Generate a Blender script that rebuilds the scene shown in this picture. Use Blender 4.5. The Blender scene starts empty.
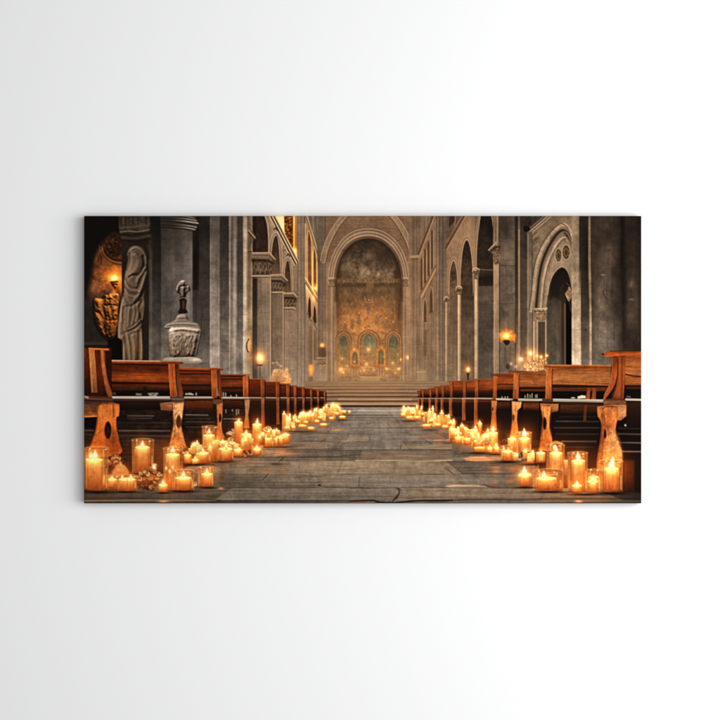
import math, random
import numpy as np

# ---------------------------------------------------------------- the printed picture: a small painter
PX0, PX1, PY0, PY1 = 84.0, 641.4, 215.9, 503.4        # the front of the canvas, in the print's own drawing units
SS = 2.0                                              # samples per drawing unit
NW, NH = int(round((PX1 - PX0) * SS)), int(round((PY1 - PY0) * SS))
GX = PX0 + (np.arange(NW, dtype=np.float32) + 0.5) / SS
GY = PY0 + (np.arange(NH, dtype=np.float32) + 0.5) / SS
IMG = np.zeros((NH, NW, 3), np.float32)
rng = np.random.default_rng(7)
rnd = random.Random(11)


def cloud(sx, sy, beta, seed, lo=0.0):
    """cloudy noise over the whole print: features up to sx by sy units, falling off with power beta, without any grid"""
    r = np.random.default_rng(seed)
    F = np.fft.rfft2(r.standard_normal((NH, NW)))
    q = np.hypot(np.fft.rfftfreq(NW)[None, :] * sx * SS, np.fft.fftfreq(NH)[:, None] * sy * SS)
    f = np.fft.irfft2(F / (1 + q * q) ** (beta / 2), (NH, NW))
    return np.clip(f / f.std(), -2.6, 2.6).astype(np.float32) * .42


N_STONE = cloud(26, 26, 1.7, 1)
N_FINE = cloud(3.2, 3.2, 2.2, 2)
N_VERT = cloud(2.2, 60, 1.9, 3)
N_HOR = cloud(60, 2.2, 1.9, 4)
N_WOOD = cloud(34, 1.2, 1.9, 5)
N_WOODV = cloud(1.2, 26, 1.9, 6)
N_BLOB = cloud(9, 9, 2.0, 8)
N_GRAIN = cloud(1.0, 1.0, 3.0, 9)
FIELDS = dict(stone=N_STONE, fine=N_FINE, vert=N_VERT, hor=N_HOR, wood=N_WOOD, woodv=N_WOODV, blob=N_BLOB, grain=N_GRAIN)


def win(x0, y0, x1, y1):
    i0 = max(0, int((x0 - PX0) * SS) - 1); i1 = min(NW, int((x1 - PX0) * SS) + 2)
    j0 = max(0, int((y0 - PY0) * SS) - 1); j1 = min(NH, int((y1 - PY0) * SS) + 2)
    return i0, i1, j0, j1


def sdist(P, i0, i1, j0, j1, closed=True):
    """distance to the outline, and the inside mask"""
    X = GX[i0:i1][None, :]; Y = GY[j0:j1][:, None]
    d2 = np.full((j1 - j0, i1 - i0), 1e9, np.float32)
    ins = np.zeros((j1 - j0, i1 - i0), bool)
    n = len(P)
    for k in range(n if closed else n - 1):
        ax, ay = P[k]; bx, by = P[(k + 1) % n]
        dx, dy = bx - ax, by - ay
        L = dx * dx + dy * dy + 1e-9
        t = np.clip(((X - ax) * dx + (Y - ay) * dy) / L, 0, 1)
        d2 = np.minimum(d2, (X - ax - t * dx) ** 2 + (Y - ay - t * dy) ** 2)
        if closed and ay != by:
            c = (Y >= min(ay, by)) & (Y < max(ay, by))
            ins ^= c & (X < ax + (Y - ay) / dy * dx)
    return np.sqrt(d2), ins


def put(i0, i1, j0, j1, m, col, a, tex, mode):
    if tex:
        for f, amp in tex:
            col = col * (1 + amp * FIELDS[f][j0:j1, i0:i1, None])
    m = (m * a)[..., None]
    T = IMG[j0:j1, i0:i1]
    if mode == 'add':
        T += col * m
    elif mode == 'mul':
        T *= 1 - m + m * col / 255.0
    else:
        T += (col - T) * m


def C3(c):
    return np.asarray(c, np.float32)


def ramp(c, i0, i1, j0, j1, P, horiz=False):
    """c is one colour, or a list of colours spread down (or across) the shape"""
    if not isinstance(c, list):
        return C3(c)[None, None, :]
    k = 0 if horiz else 1
    lo = min(p[k] for p in P); hi = max(p[k] for p in P)
    v = GX[i0:i1] if horiz else GY[j0:j1]
    t = np.clip((v - lo) / max(hi - lo, 1e-6), 0, 1) * (len(c) - 1)
    cc = np.stack([np.interp(t, range(len(c)), [q[z] for q in c]) for z in range(3)], -1).astype(np.float32)
    return cc[None, :, :] if horiz else cc[:, None, :]


def poly(P, c, soft=0.35, a=1.0, tex=None, mode='mix', horiz=False):
    e = soft + 0.6
    i0, i1, j0, j1 = win(min(p[0] for p in P) - e, min(p[1] for p in P) - e, max(p[0] for p in P) + e, max(p[1] for p in P) + e)
    if i1 <= i0 or j1 <= j0: return
    d, ins = sdist(P, i0, i1, j0, j1)
    sd = np.where(ins, d, -d)
    t = np.clip(sd / (2 * max(soft, 0.2)) + 0.5, 0, 1)
    put(i0, i1, j0, j1, t * t * (3 - 2 * t), ramp(c, i0, i1, j0, j1, P, horiz), a, tex, mode)


def rect(x0, y0, x1, y1, c, **k):
    poly([(x0, y0), (x1, y0), (x1, y1), (x0, y1)], c, **k)


def line(P, w, c, soft=0.35, a=1.0, tex=None, mode='mix'):
    e = soft + w + 0.6
    i0, i1, j0, j1 = win(min(p[0] for p in P) - e, min(p[1] for p in P) - e, max(p[0] for p in P) + e, max(p[1] for p in P) + e)
    if i1 <= i0 or j1 <= j0: return
    d, _ = sdist(P, i0, i1, j0, j1, False)
    t = np.clip((w / 2 - d) / (2 * max(soft, 0.2)) + 0.5, 0, 1)
    put(i0, i1, j0, j1, t, ramp(c, i0, i1, j0, j1, P), a, tex, mode)


def ell(x, y, rx, ry, c, soft=0.4, a=1.0, tex=None, mode='mix', n=22, rot=0.0):
    cs, sn = math.cos(rot), math.sin(rot)
    P = []
    for k in range(n):
        u, v = rx * math.cos(2 * math.pi * k / n), ry * math.sin(2 * math.pi * k / n)
        P.append((x + u * cs - v * sn, y + u * sn + v * cs))
    poly(P, c, soft=soft, a=a, tex=tex, mode=mode)


def glow(x, y, rx, ry, c, a=1.0, p=1.0, mode='add', tex=None):
    i0, i1, j0, j1 = win(x - 2.6 * rx, y - 2.6 * ry, x + 2.6 * rx, y + 2.6 * ry)
    if i1 <= i0 or j1 <= j0: return
    r2 = ((GX[i0:i1][None, :] - x) / rx) ** 2 + ((GY[j0:j1][:, None] - y) / ry) ** 2
    put(i0, i1, j0, j1, np.exp(-(r2 ** p)) * (r2 < 6.7), C3(c)[None, None, :], a, tex, mode)


def cr(P, n=6, closed=False):
    """Catmull-Rom curve through the points"""
    Q = [P[-1]] + list(P) + [P[0], P[1]] if closed else [P[0]] + list(P) + [P[-1]]
    out = []
    for k in range(1, len(Q) - 2):
        p0, p1, p2, p3 = Q[k - 1], Q[k], Q[k + 1], Q[k + 2]
        for s in range(n):
            t = s / n
            out.append(tuple(0.5 * (2 * p1[z] + (p2[z] - p0[z]) * t + (2 * p0[z] - 5 * p1[z] + 4 * p2[z] - p3[z]) * t * t
                                    + (3 * p1[z] - p0[z] - 3 * p2[z] + p3[z]) * t ** 3) for z in (0, 1)))
    if not closed: out.append(tuple(P[-1]))
    return out


def profile(x0, y0, x1, y1, levels, soft=0.3, tex=None, a=1.0):
    """colours running across, given at several heights: [(y, [(x, colour), ...]), ...]"""
    i0, i1, j0, j1 = win(x0, y0, x1, y1)
    xs = GX[i0:i1]; ys = GY[j0:j1]
    rows = []
    for y, pr in levels:
        px = [p[0] for p in pr]
        rows.append(np.stack([np.interp(xs, px, [p[1][z] for p in pr]) for z in range(3)], -1))
    rows = np.stack(rows).astype(np.float32)
    ly = np.array([l[0] for l in levels], np.float32)
    k = np.clip(np.searchsorted(ly, ys) - 1, 0, len(ly) - 2) if len(ly) > 1 else np.zeros(len(ys), int)
    if len(ly) > 1:
        t = np.clip((ys - ly[k]) / (ly[k + 1] - ly[k]), 0, 1)[:, None, None]
        col = rows[k] * (1 - t) + rows[k + 1] * t
    else:
        col = np.repeat(rows[:1], len(ys), 0)
    mx = np.clip((np.minimum(xs - x0, x1 - xs)) / (2 * soft) + 0.5, 0, 1)
    my = np.clip((np.minimum(ys - y0, y1 - ys)) / (2 * soft) + 0.5, 0, 1)
    put(i0, i1, j0, j1, my[:, None] * mx[None, :], col, a, tex, 'mix')


def g(v, w=0.0):
    """stone grey of value v, warmed by w"""
    return (v * (1 + 0.06 + 0.16 * w), v * (0.985 + 0.02 * w), v * (0.925 - 0.17 * w))


def Z(ox, oy, P, s=7.2):
    return [(ox + p[0] / s, oy + p[1] / s) for p in P]


def blur(A, r):
    n = int(3 * r) + 1
    k = np.exp(-0.5 * (np.arange(-n, n + 1) / r) ** 2); k /= k.sum()
    for ax in (0, 1):
        pad = [(0, 0)] * 3; pad[ax] = (n, n)
        B = np.pad(A, pad, mode='edge'); O = np.zeros_like(A)
        for q, w in enumerate(k):
            O += w * (B[q:q + A.shape[0]] if ax == 0 else B[:, q:q + A.shape[1]])
        A = O
    return A


def relief(P, c, folds=(), rnd_=5.0, light=(-.55, -.5, .67), amb=.42, dif=.75, noise=0.0, field='fine', soft=.5, a=1.0, ao=.10, k=1.0, tex=None):
    """a carved shape: the outline swells by rnd_, folds (points, width, height) stand up or sink in, and the surface is shaded as carved stone"""
    xs = [p[0] for p in P]; ys = [p[1] for p in P]
    i0, i1, j0, j1 = win(min(xs) - 1.2, min(ys) - 1.2, max(xs) + 1.2, max(ys) + 1.2)
    d, ins = sdist(P, i0, i1, j0, j1)
    sd = np.where(ins, d, -d)
    t = np.clip(np.where(ins, d, 0) / rnd_, 0, 1)
    h = rnd_ * np.sqrt(np.maximum(1 - (1 - t) ** 2, 0)) * .8
    for pts, w, hh in folds:
        dd, _ = sdist(cr(pts) if len(pts) > 2 else pts, i0, i1, j0, j1, False)
        h = h + hh * np.exp(-(dd / w) ** 2)
    if noise: h = h + noise * FIELDS[field][j0:j1, i0:i1]
    h = blur(h[..., None], .9)[..., 0]
    gy, gx = np.gradient(h * SS)
    n = np.sqrt(gx * gx * k + gy * gy * k + 1)
    l = np.array(light) / np.linalg.norm(light)
    s = np.clip((-gx * l[0] - gy * l[1] + l[2]) / n, 0, 1)
    occ = np.clip((h - blur(h[..., None], 3.5)[..., 0]) * ao * 2 + 1, .55, 1.25)
    m = np.clip(sd / (2 * soft) + .5, 0, 1)
    col = ramp(c, i0, i1, j0, j1, P) * ((amb + dif * s) * occ)[..., None]
    put(i0, i1, j0, j1, m, col, a, tex, 'mix')
# ---------------------------------------------------------------- stone: everything behind the benches
ST = [('stone', .15), ('blob', .06), ('vert', .06), ('grain', .02)]
STL = [('stone', .10), ('blob', .045), ('vert', .06), ('grain', .02)]


def paint_base():
    rect(80, 212, 645, 507, [g(38, .5), g(60, .5), g(92, .5)], tex=ST)


def paint_left_wall():
    profile(84, 210, 254, 405, [
        (217, [(84, (13, 10, 8)), (118, (20, 15, 11)), (119, (42, 36, 30)), (149, (37, 31, 26)), (150, (21, 17, 13)), (160, (22, 19, 15)), (161, (42, 37, 32)), (183, (62, 55, 49)), (194, (66, 60, 54)), (197.6, (52, 46, 41)), (198, (31, 27, 24)), (209.8, (34, 31, 28)), (210.1, (84, 78, 72)), (219.6, (79, 73, 67)), (220.2, (50, 46, 41)), (229, (45, 42, 38)), (229.3, (122, 111, 100)), (231, (108, 98, 88)), (231.6, (74, 67, 60)), (235.6, (104, 96, 87)), (237.2, (84, 77, 69)), (237.6, (59, 54, 49)), (243, (63, 58, 52)), (243.4, (138, 123, 107)), (247, (150, 134, 117)), (247.6, (88, 78, 67)), (250.6, (96, 84, 71)), (251.2, (122, 108, 91)), (252.6, (112, 98, 82)), (254, (80, 66, 52))]),
        (262, [(84, (18, 14, 10)), (148, (30, 25, 20)), (149, (66, 60, 54)), (152, (58, 53, 48)), (152.6, (42, 37, 33)), (161, (34, 30, 27)), (161.6, (63, 58, 53)), (170, (73, 69, 65)), (185, (91, 86, 83)), (192.2, (98, 92, 90)), (193, (46, 39, 33)), (195, (29, 23, 18)), (199, (34, 29, 25)), (200, (53, 47, 43)), (209.8, (57, 51, 47)), (210.1, (112, 106, 99)), (215, (104, 98, 91)), (219.6, (98, 92, 85)), (220.2, (59, 54, 49)), (229, (57, 53, 48)), (229.3, (142, 132, 121)), (231, (122, 112, 101)), (231.6, (84, 78, 71)), (235, (150, 141, 131)), (237, (98, 91, 83)), (237.6, (62, 57, 52)), (243, (67, 63, 57)), (243.4, (164, 149, 133)), (246, (188, 168, 146)), (247.6, (120, 105, 89)), (249.5, (96, 82, 68)), (251, (112, 96, 80)), (252.4, (148, 129, 108)), (253, (44, 35, 27)), (254, (46, 37, 29))]),
        (305, [(84, (28, 23, 18)), (148, (30, 25, 21)), (149, (82, 78, 73)), (152, (76, 72, 68)), (152.6, (62, 59, 56)), (161, (58, 56, 54)), (161.6, (82, 79, 76)), (170, (84, 81, 78)), (185, (98, 95, 93)), (192.2, (94, 91, 89)), (193, (57, 51, 47)), (196, (50, 45, 41)), (200, (61, 57, 54)), (209.8, (66, 61, 58)), (210.1, (138, 131, 124)), (215, (124, 117, 110)), (219.6, (128, 120, 112)), (220.2, (80, 75, 69)), (229, (84, 79, 73)), (229.3, (150, 141, 131)), (231, (126, 117, 107)), (231.6, (100, 94, 87)), (235, (166, 157, 147)), (237, (120, 112, 104)), (237.6, (86, 80, 75)), (243, (90, 85, 80)), (243.4, (180, 166, 150)), (246, (196, 180, 158)), (247.6, (128, 114, 98)), (250, (124, 108, 90)), (251.6, (162, 144, 122)), (252.6, (120, 104, 86)), (253, (60, 52, 44)), (254, (62, 55, 47))]),
        (348, [(84, (36, 30, 24)), (148, (60, 53, 46)), (149, (104, 98, 90)), (152, (98, 92, 84)), (152.6, (90, 85, 78)), (161, (88, 83, 77)), (161.6, (104, 98, 90)), (192.2, (104, 98, 91)), (193, (90, 84, 78)), (199, (88, 82, 76)), (200, (92, 86, 80)), (209.8, (98, 92, 86)), (210.1, (158, 149, 139)), (215, (146, 137, 128)), (219.6, (150, 140, 130)), (220.2, (110, 102, 94)), (229, (118, 110, 102)), (229.3, (152, 142, 131)), (231, (126, 117, 108)), (231.6, (120, 112, 103)), (235, (164, 154, 143)), (237, (124, 116, 107)), (237.6, (112, 105, 99)), (243, (118, 112, 106)), (243.4, (186, 174, 158)), (246, (182, 166, 144)), (248, (166, 140, 108)), (251, (150, 122, 90)), (252.6, (116, 96, 72)), (253, (66, 60, 54)), (254, (70, 63, 56))]),
        (385, [(84, (46, 38, 30)), (149, (104, 96, 86)), (192, (110, 102, 94)), (210, (104, 97, 90)), (210.2, (156, 147, 137)), (219.6, (150, 141, 131)), (220.2, (116, 109, 102)), (229, (124, 117, 109)), (229.3, (150, 141, 131)), (231.6, (128, 120, 112)), (235, (160, 151, 141)), (237.6, (120, 113, 107)), (243, (126, 120, 113)), (243.4, (184, 173, 158)), (247, (170, 155, 136)), (252.6, (126, 110, 90)), (253, (84, 77, 69)), (254, (88, 81, 73))]),
    ], tex=ST)
    # soft lighter clouds and stains on the round column and the pilasters
    glow(188, 300, 6, 30, (14, 13, 13)); glow(172, 268, 5, 14, (10, 9, 8)); glow(166, 325, 4, 16, (10, 9, 8))
    for x in (212.2, 217.5): line([(x, 216), (x, 372)], .5, (0, 0, 0), a=.10)
    for y in (258, 296, 333): line([(199, y), (209.8, y + .6)], .5, (20, 17, 15), a=.25)
    for y in (276, 318, 341): line([(220.4, y), (229, y + .5)], .6, (20, 17, 15), a=.3)
    for y in (314.5,): line([(237.6, y), (247, y)], .5, (40, 35, 30), a=.35)
    rect(193, 216, 198.5, 290, (16, 12, 9), soft=1.2, a=.55)
    # ring mouldings of the round column
    poly([(160.5, 212), (193, 212), (197.8, 221), (196.4, 230), (190, 230.4), (176, 228.6), (161.5, 226)], (50, 44, 39), soft=.8)
    for y, x1, w, v in ((215.2, 192.6, .9, 62), (217.4, 194, 1.0, 104), (219.8, 196.4, 1.1, 128), (222.4, 198.2, 1.4, 150), (226.4, 196.8, 1.1, 130), (228.8, 195.2, 1.0, 142)):
        R_ = cr([(161, y - 2.4), (170, y - 1.9), (180, y - 1.3), (188, y - .4), (x1, y + 1.1)])
        for q in range(len(R_) - 1):
            f = np.clip((R_[q][0] - 168) / 20, 0, 1) ** 1.5; u = 46 + (v - 46) * f
            line([R_[q], R_[q + 1]], w, (u * 1.03, u * .97, u * .91), soft=.4); line([(R_[q][0], R_[q][1] + 1.2), (R_[q + 1][0], R_[q + 1][1] + 1.2)], .9, (27, 22, 18), soft=.5, a=.75)
    # dark corner at the far left with the lit recess
    rect(82, 212, 123, 362, (17, 13, 10), soft=.5)
    poly([(84, 300), (96, 298), (104, 330), (112, 345), (122, 350), (122, 362), (84, 362)], (44, 37, 30), soft=3, tex=ST)
    P = cr([(90, 300), (92, 272), (96, 252), (104, 240), (113, 234), (122, 233), (126, 240), (126, 296), (110, 302)], closed=True)
    poly(P, [(44, 28, 15), (66, 43, 22), (92, 59, 29), (116, 72, 33), (98, 63, 36), (42, 31, 23)], soft=4.5, tex=[('blob', .3), ('fine', .12)])
    glow(94, 288, 9, 13, (26, 19, 15)); glow(118, 276, 8, 13, (62, 34, 8)); glow(122, 287, 4, 8, (70, 36, 4)); glow(112, 268, 10, 7, (30, 18, 6))
    poly(cr([(84, 216), (118, 216), (119, 232), (108, 236), (99, 246), (94, 260), (88, 286), (84, 290)]), (16, 12, 9), soft=5, a=.85); glow(88, 262, 6, 22, (18, 13, 9), a=.6, mode='mix')
    # roundel
    ell(115, 245, 9.5, 12.5, (46, 29, 13), soft=1.8, tex=[('fine', .35), ('blob', .3)])
    for k in range(60):
        an = rnd.uniform(0, 6.28); r = rnd.uniform(0, 1) ** .6
        ell(115 + 8.5 * r * math.cos(an), 245 + 11 * r * math.sin(an), rnd.uniform(.5, 1.1), rnd.uniform(.4, .9),
            rnd.choice([(92, 58, 24), (76, 48, 20), (26, 17, 8), (34, 21, 10), (112, 72, 32)]), a=.6, soft=.6)
    for off, c, w in ((0, (36, 24, 13), 2.4), (2.2, (128, 88, 45), 1.2), (3.8, (52, 34, 17), 1.2), (5, (104, 70, 34), 1.0)):
        line(cr([(104 - off * .9, 248 - off * .3), (106 - off * .7, 254 + off * .3), (111 - off * .3, 258.3 + off * .8), (118, 260.5 + off), (126, 260.6 + off)]), w, c, soft=.6, a=.85)
    line(cr([(95.5, 262), (98, 255), (103, 249)]), 2.2, (124, 80, 34), soft=1.2, a=.6)
    for x, y in ((101, 262), (98, 259)): line([(x, y - 3), (x + .6, y + 3)], .9, (42, 27, 13), a=.7)
    # flame on a bracket
    glow(114.4, 278.4, 11, 10, (120, 66, 14), a=.8); glow(114.4, 278.3, 4.6, 3.6, (230, 160, 60), a=.9); glow(114.6, 278.2, 2.3, 1.7, (220, 200, 150))
    ell(114.3, 278.2, 2.6, 1.7, (255, 238, 190), soft=.8)
    for p, q in (((111, 282.4), (117.5, 281.8)), ((112, 284), (117, 284.4)), ((113, 285.6), (115.4, 288))): line([p, q], 1.6, (28, 20, 13), soft=.5)
    glow(114.4, 292, 2.4, 2.4, (96, 64, 26))
    # gilded carving
    P = cr([(94.6, 299.5), (99.5, 298.4), (104, 299.5), (104.6, 295.4), (109, 295), (110, 293.2), (117.4, 293.2), (119.4, 297), (118.2, 310), (117.8, 324), (115, 336), (110.5, 338.6), (105, 337), (100, 331), (96, 322), (94.8, 312)], closed=True)
    poly([(x - 1.4, y + .8) for x, y in P], (13, 10, 8), soft=1.5)
    poly(P, [(128, 82, 36), (112, 70, 30), (96, 59, 26), (74, 46, 21)], tex=[('fine', .3), ('blob', .25)], soft=.6)
    G = [([(104.4, 297), (103.4, 309), (105, 317), (104, 326), (106.4, 337)], 1.3, -2.4), ([(96, 312), (100, 314), (103, 319)], 1.0, -1.6), ([(106, 306), (112, 305), (118, 306.4)], .9, -1.2), ([(106, 319.6), (111, 321), (117, 319.6)], .9, -1.2), ([(111, 297), (111.6, 304)], 2.2, 1.6), ([(109, 309), (110, 317)], 1.5, 1.3), ([(114.6, 309), (114, 317)], 1.5, 1.3), ([(111.6, 323), (111, 333)], 2, 1.3), ([(99, 302), (99.4, 309)], 2, 1.4), ([(99, 318), (101.4, 328)], 1.6, 1.2)]
    for k in range(46):
        x, y = rnd.uniform(95.5, 118), rnd.uniform(294, 336); G.append(([(x, y), (x + rnd.uniform(-1.4, 1.4), y + rnd.uniform(.6, 1.8))], rnd.uniform(.5, .9), rnd.choice([-1, 1]) * rnd.uniform(.6, 1.3)))
    relief(P, [(206, 138, 62), (184, 120, 52), (158, 98, 42), (126, 78, 34)], G, rnd_=3.2, light=(.35, -.75, .5), amb=.20, dif=.95, noise=.5, soft=.7)
    rect(108, 340, 122.8, 362, (12, 9, 7), soft=2.4); rect(84, 342, 110, 345.5, (64, 54, 44), soft=1.2, a=.7)
    rect(84, 345, 110, 350, (38, 24, 15), soft=1)
    # shaft behind the statue, and its capital
    rect(122, 238, 149.4, 362, (38, 31, 25), soft=.6, tex=ST)
    poly([(148.9, 259), (152.2, 259), (152.4, 362), (148.9, 362)], [(72, 66, 60), (86, 81, 75), (108, 100, 91)], tex=ST, soft=.4)
    poly([(119, 212), (149, 212), (150.5, 224), (150, 238), (120.5, 236), (118.8, 226)], [(52, 45, 38), (60, 52, 44), (44, 37, 30)], tex=[('fine', .2), ('blob', .2)], soft=.7)
    for x in (121, 125.5, 133, 138, 146): line([(x, 213), (x + .4, 224)], 1.6, (27, 22, 18), soft=.8, a=.6)
    line(cr([(120.5, 232.3), (129, 231.3), (137.5, 231.9), (149, 230)]), .9, (126, 113, 98), soft=.5, a=.85)
    line(cr([(120, 228), (130, 227.6), (149, 226)]), 1.1, (84, 74, 63), soft=.5, a=.7)
    line(cr([(120, 234.6), (135, 234.6), (150, 233)]), 1.6, (26, 21, 17), soft=.7, a=.8)
    line(cr([(122, 237.6), (136, 238.6), (150, 236)]), 1.8, (78, 68, 58), soft=.8, a=.7)
    line(cr([(122, 240.6), (136, 241.6), (150, 239)]), 1.6, (25, 20, 16), soft=.9, a=.8)
    line(cr([(148, 246), (150.6, 252), (151.4, 258)]), 2.6, (74, 59, 41), soft=1.2, a=.6)
    # robed statue
    P = cr([(129, 249.4), (132, 246.6), (137, 245.6), (142, 247.4), (146, 251.4), (148.2, 258), (147.6, 266), (148.4, 274), (147.4, 284), (144.8, 296), (146.6, 305), (145.4, 314), (143, 325), (144, 338), (145, 362), (123.4, 362), (122.6, 344), (118.4, 340), (118, 328), (119.6, 312), (121.4, 302), (124, 292), (124.2, 280), (126.4, 268), (128.2, 260), (127.4, 254)], closed=True)
    FO = [([(145.4, 268.4), (142, 272), (139, 277), (137.4, 282)], 1, 1.6), ([(146.4, 270), (142.6, 277), (140, 284), (138, 289)], 0, 1.5), ([(147, 273.4), (144.6, 280), (142.4, 287), (140.4, 293)], 1, 2.0), ([(147.8, 276), (146, 284), (143.6, 292), (141.6, 297)], 0, 1.2), ([(125.8, 279), (128.6, 284.6), (133, 288), (137, 288.4)], 0, 1.1), ([(125.4, 282), (128.6, 288), (133.6, 291), (138.4, 290)], 1, 1.1), ([(125, 287), (129, 292), (134, 294.4), (139, 293.6)], 0, 1.0), ([(124.8, 290), (130, 296), (136, 297.6)], 1, 1.2),
          ([(139.8, 292), (137.6, 297), (134.8, 300)], 1, 1.9), ([(141.6, 294), (139.6, 300), (135.6, 303)], 0, 1.4), ([(143.6, 291), (143, 297), (141.6, 302)], 0, 1.8), ([(124, 296), (128.4, 304), (132, 306.4)], 0, 1.2), ([(122.4, 298), (121.2, 310), (122, 322)], 1, 1.6), ([(127, 306.4), (131, 306), (136, 303.6), (140, 300.4)], 0, 1.1), ([(130.4, 306), (129, 315), (128.6, 326)], 1, 1.5), ([(133.6, 306), (134.6, 314), (132, 325)], 1, 1.2), ([(138, 303), (139, 312), (136.6, 321)], 1, 1.8), ([(141.8, 302), (139.4, 308), (140.4, 314), (141.6, 318)], 0, 2.0), ([(145, 306), (144, 314), (142.6, 320)], 1, 1.2),
          ([(128.4, 331.6), (133.6, 329.2), (138, 326), (142, 321.6)], 0, 1.4), ([(130, 329.4), (136, 326), (140.6, 321)], 1, 1.2), ([(124, 308), (123.2, 322), (123, 334)], 0, 1.6), ([(119.4, 314), (118.6, 326), (119.2, 338)], 1, 1.5), ([(131, 334), (134, 332.6), (136, 333)], 0, .9), ([(125, 333), (126, 345), (128, 360)], 0, 1.6), ([(127, 334), (129.4, 346), (130.4, 360)], 1, 1.5), ([(133, 336), (134.6, 348), (134.6, 360)], 1, 2.2), ([(139, 332), (139.4, 346), (139, 360)], 0, 2.0), ([(142, 330), (142.4, 345), (142.2, 360)], 1, 1.0), ([(145.6, 318), (145.8, 340), (145.4, 360)], 0, 1.0), ([(123.4, 342), (124, 352), (124.4, 360)], 1, .9)]
    HD = [([(131, 249.6), (136, 247.6), (142, 250), (146, 256), (146.6, 264)], 1.6, 1.7), ([(129.6, 254), (129.6, 262), (126.6, 270)], 1.3, -2.6), ([(143.4, 257), (145, 264), (142.4, 270.6)], 1.5, -2.4), ([(135, 255), (138.4, 261), (137, 268), (131, 275)], 3.2, 2.0), ([(129.4, 277.2), (133.4, 275.2), (138, 275.6), (141.4, 272.4)], 1.1, -2.0), ([(133.4, 253.6), (136.4, 252.6), (139.4, 254.8)], .7, -.9)]
    for k in range(6): HD.append(([(133.6 + k * 1.25, 257.4 + k * .3), (133.6 + k * 1.35, 263), (131.6 + k * 1.5, 270)], .45, -.5))
    relief(P, [(102, 88, 74), (124, 107, 89), (118, 101, 84), (127, 108, 89), (132, 112, 90), (118, 99, 79)], HD + [(pts, w * .85, (1.0 if lit else -1.3) * (.7 + .25 * w)) for pts, lit, w in FO], rnd_=7, light=(-.5, -.45, .7), amb=.27, dif=.70, noise=.16, soft=.9, ao=.11, k=.6)
    glow(147.6, 290, 2.6, 30, (30, 24, 19), a=.6, mode='mix'); glow(122, 318, 1.6, 26, (34, 28, 21), a=.5); glow(136, 345, 4, 12, (26, 15, 6)); rect(144, 296, 149, 362, (44, 35, 28), soft=1.6, a=.45)
    poly([(118.4, 338), (123, 341), (123, 362), (108, 362), (108, 341)], (14, 10, 8), soft=1)
    line([(122.7, 342), (123.3, 360)], .7, (120, 98, 72), a=.6)
    # urn on its plinth
    # a small sculpted figure with wings
    F = cr([(179, 282.6), (181, 281), (183.4, 280.2), (186, 281), (187.8, 283), (189.4, 286), (190.6, 290), (188.6, 291.6), (187, 294), (185.4, 297.4), (181, 297.4), (179.6, 294), (177, 292.6), (175.8, 290), (177.2, 286)], closed=True)
    relief(F, [(150, 140, 130), (120, 110, 102), (96, 86, 78)], [([(183, 282), (183.4, 284)], 1.6, 1.8), ([(181, 286.6), (185.4, 286.4)], .8, -1.4), ([(183, 288), (182.8, 296)], 1.4, 1.6), ([(180.4, 288), (180.6, 296)], .6, -1.5), ([(185.6, 288), (185.6, 296)], .6, -1.5), ([(178, 287), (177.4, 292)], .9, 1.4), ([(188.4, 287), (188.6, 292)], .9, 1.4), ([(179.2, 286), (179.4, 292)], .5, -1), ([(187, 286), (187.2, 292)], .5, -1)], rnd_=2.4, amb=.22, dif=1.05, noise=.5, soft=.5, light=(-.4, -.7, .5))
    poly(cr([(179.6, 298), (184, 297), (187, 300), (186, 308), (187.6, 313), (178.6, 313.5), (180.2, 307)], closed=True), (34, 25, 20), soft=.7)
    poly([(182.4, 301), (185, 301), (184.6, 309), (182.8, 309)], (84, 52, 31), soft=.9)
    line(cr([(179.5, 299), (183.4, 297.6), (187, 299.6)]), .9, (146, 134, 121), a=.7)
    relief(cr([(175, 320), (177.5, 315.6), (182, 314), (186.4, 314.6), (188.8, 319.5), (193, 323), (171, 323.4)], closed=True), [(140, 130, 120), (112, 103, 94)], [([(176, 319.4), (188.6, 319)], .7, -.8)], rnd_=3.5, soft=.6, noise=.15)
    relief(cr([(166.5, 324.5), (173, 322.5), (186, 321.8), (197, 323.2), (200, 326), (198, 329), (167, 329)], closed=True), [(142, 132, 122), (116, 107, 98)], [([(167, 326.4), (180, 325.2), (199, 326.4)], .7, -.8)], rnd_=2.6, soft=.6, noise=.15)
    P = cr([(170.6, 327.6), (176, 326.5), (190, 326.6), (198.6, 327.8), (201.4, 330), (200.6, 337), (198.4, 347), (196.4, 356), (191, 359.6), (177, 360), (170.6, 357), (168.8, 345), (168.4, 334)], closed=True)
    U = [([(169, 333.4), (177, 331.6), (186, 331.4), (200, 334)], .8, -1.3), ([(169.4, 330.4), (177, 328.8), (188, 328.8), (200.4, 331)], 1.1, 1.3), ([(174, 336), (172.4, 345), (174.6, 355)], 1.2, 1.1), ([(195.6, 336), (194, 346), (191.6, 356)], 1.2, 1.1), ([(171, 356), (180, 357.4), (194, 356)], .8, -1.0)]
    for cx in (178.4, 188.6):
        for s_ in (-1, 1):
            U.append(([(cx, 354), (cx + s_ * 3, 348), (cx + s_ * 1.2, 342), (cx + s_ * 3.4, 337), (cx + s_ * .8, 335)], .8, 1.2)); U.append(([(cx + s_ * 1.4, 352), (cx + s_ * 4, 346)], .6, -1.0))
        U.append(([(cx, 336), (cx, 353)], .7, .9))
    relief(P, [(178, 166, 153), (156, 141, 126), (140, 122, 104), (122, 104, 88)], U, rnd_=9, amb=.25, dif=.76, noise=.7, field='blob', soft=.6, ao=.13, k=.75, light=(-.35, -.5, .72), tex=[('fine', .08)])
    glow(172, 331, 3.4, 1.8, (70, 67, 61)); line(cr([(200.4, 330), (199.2, 338), (197, 348), (195.4, 356)]), 1.0, (176, 164, 148), soft=.5, a=.6)
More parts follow.
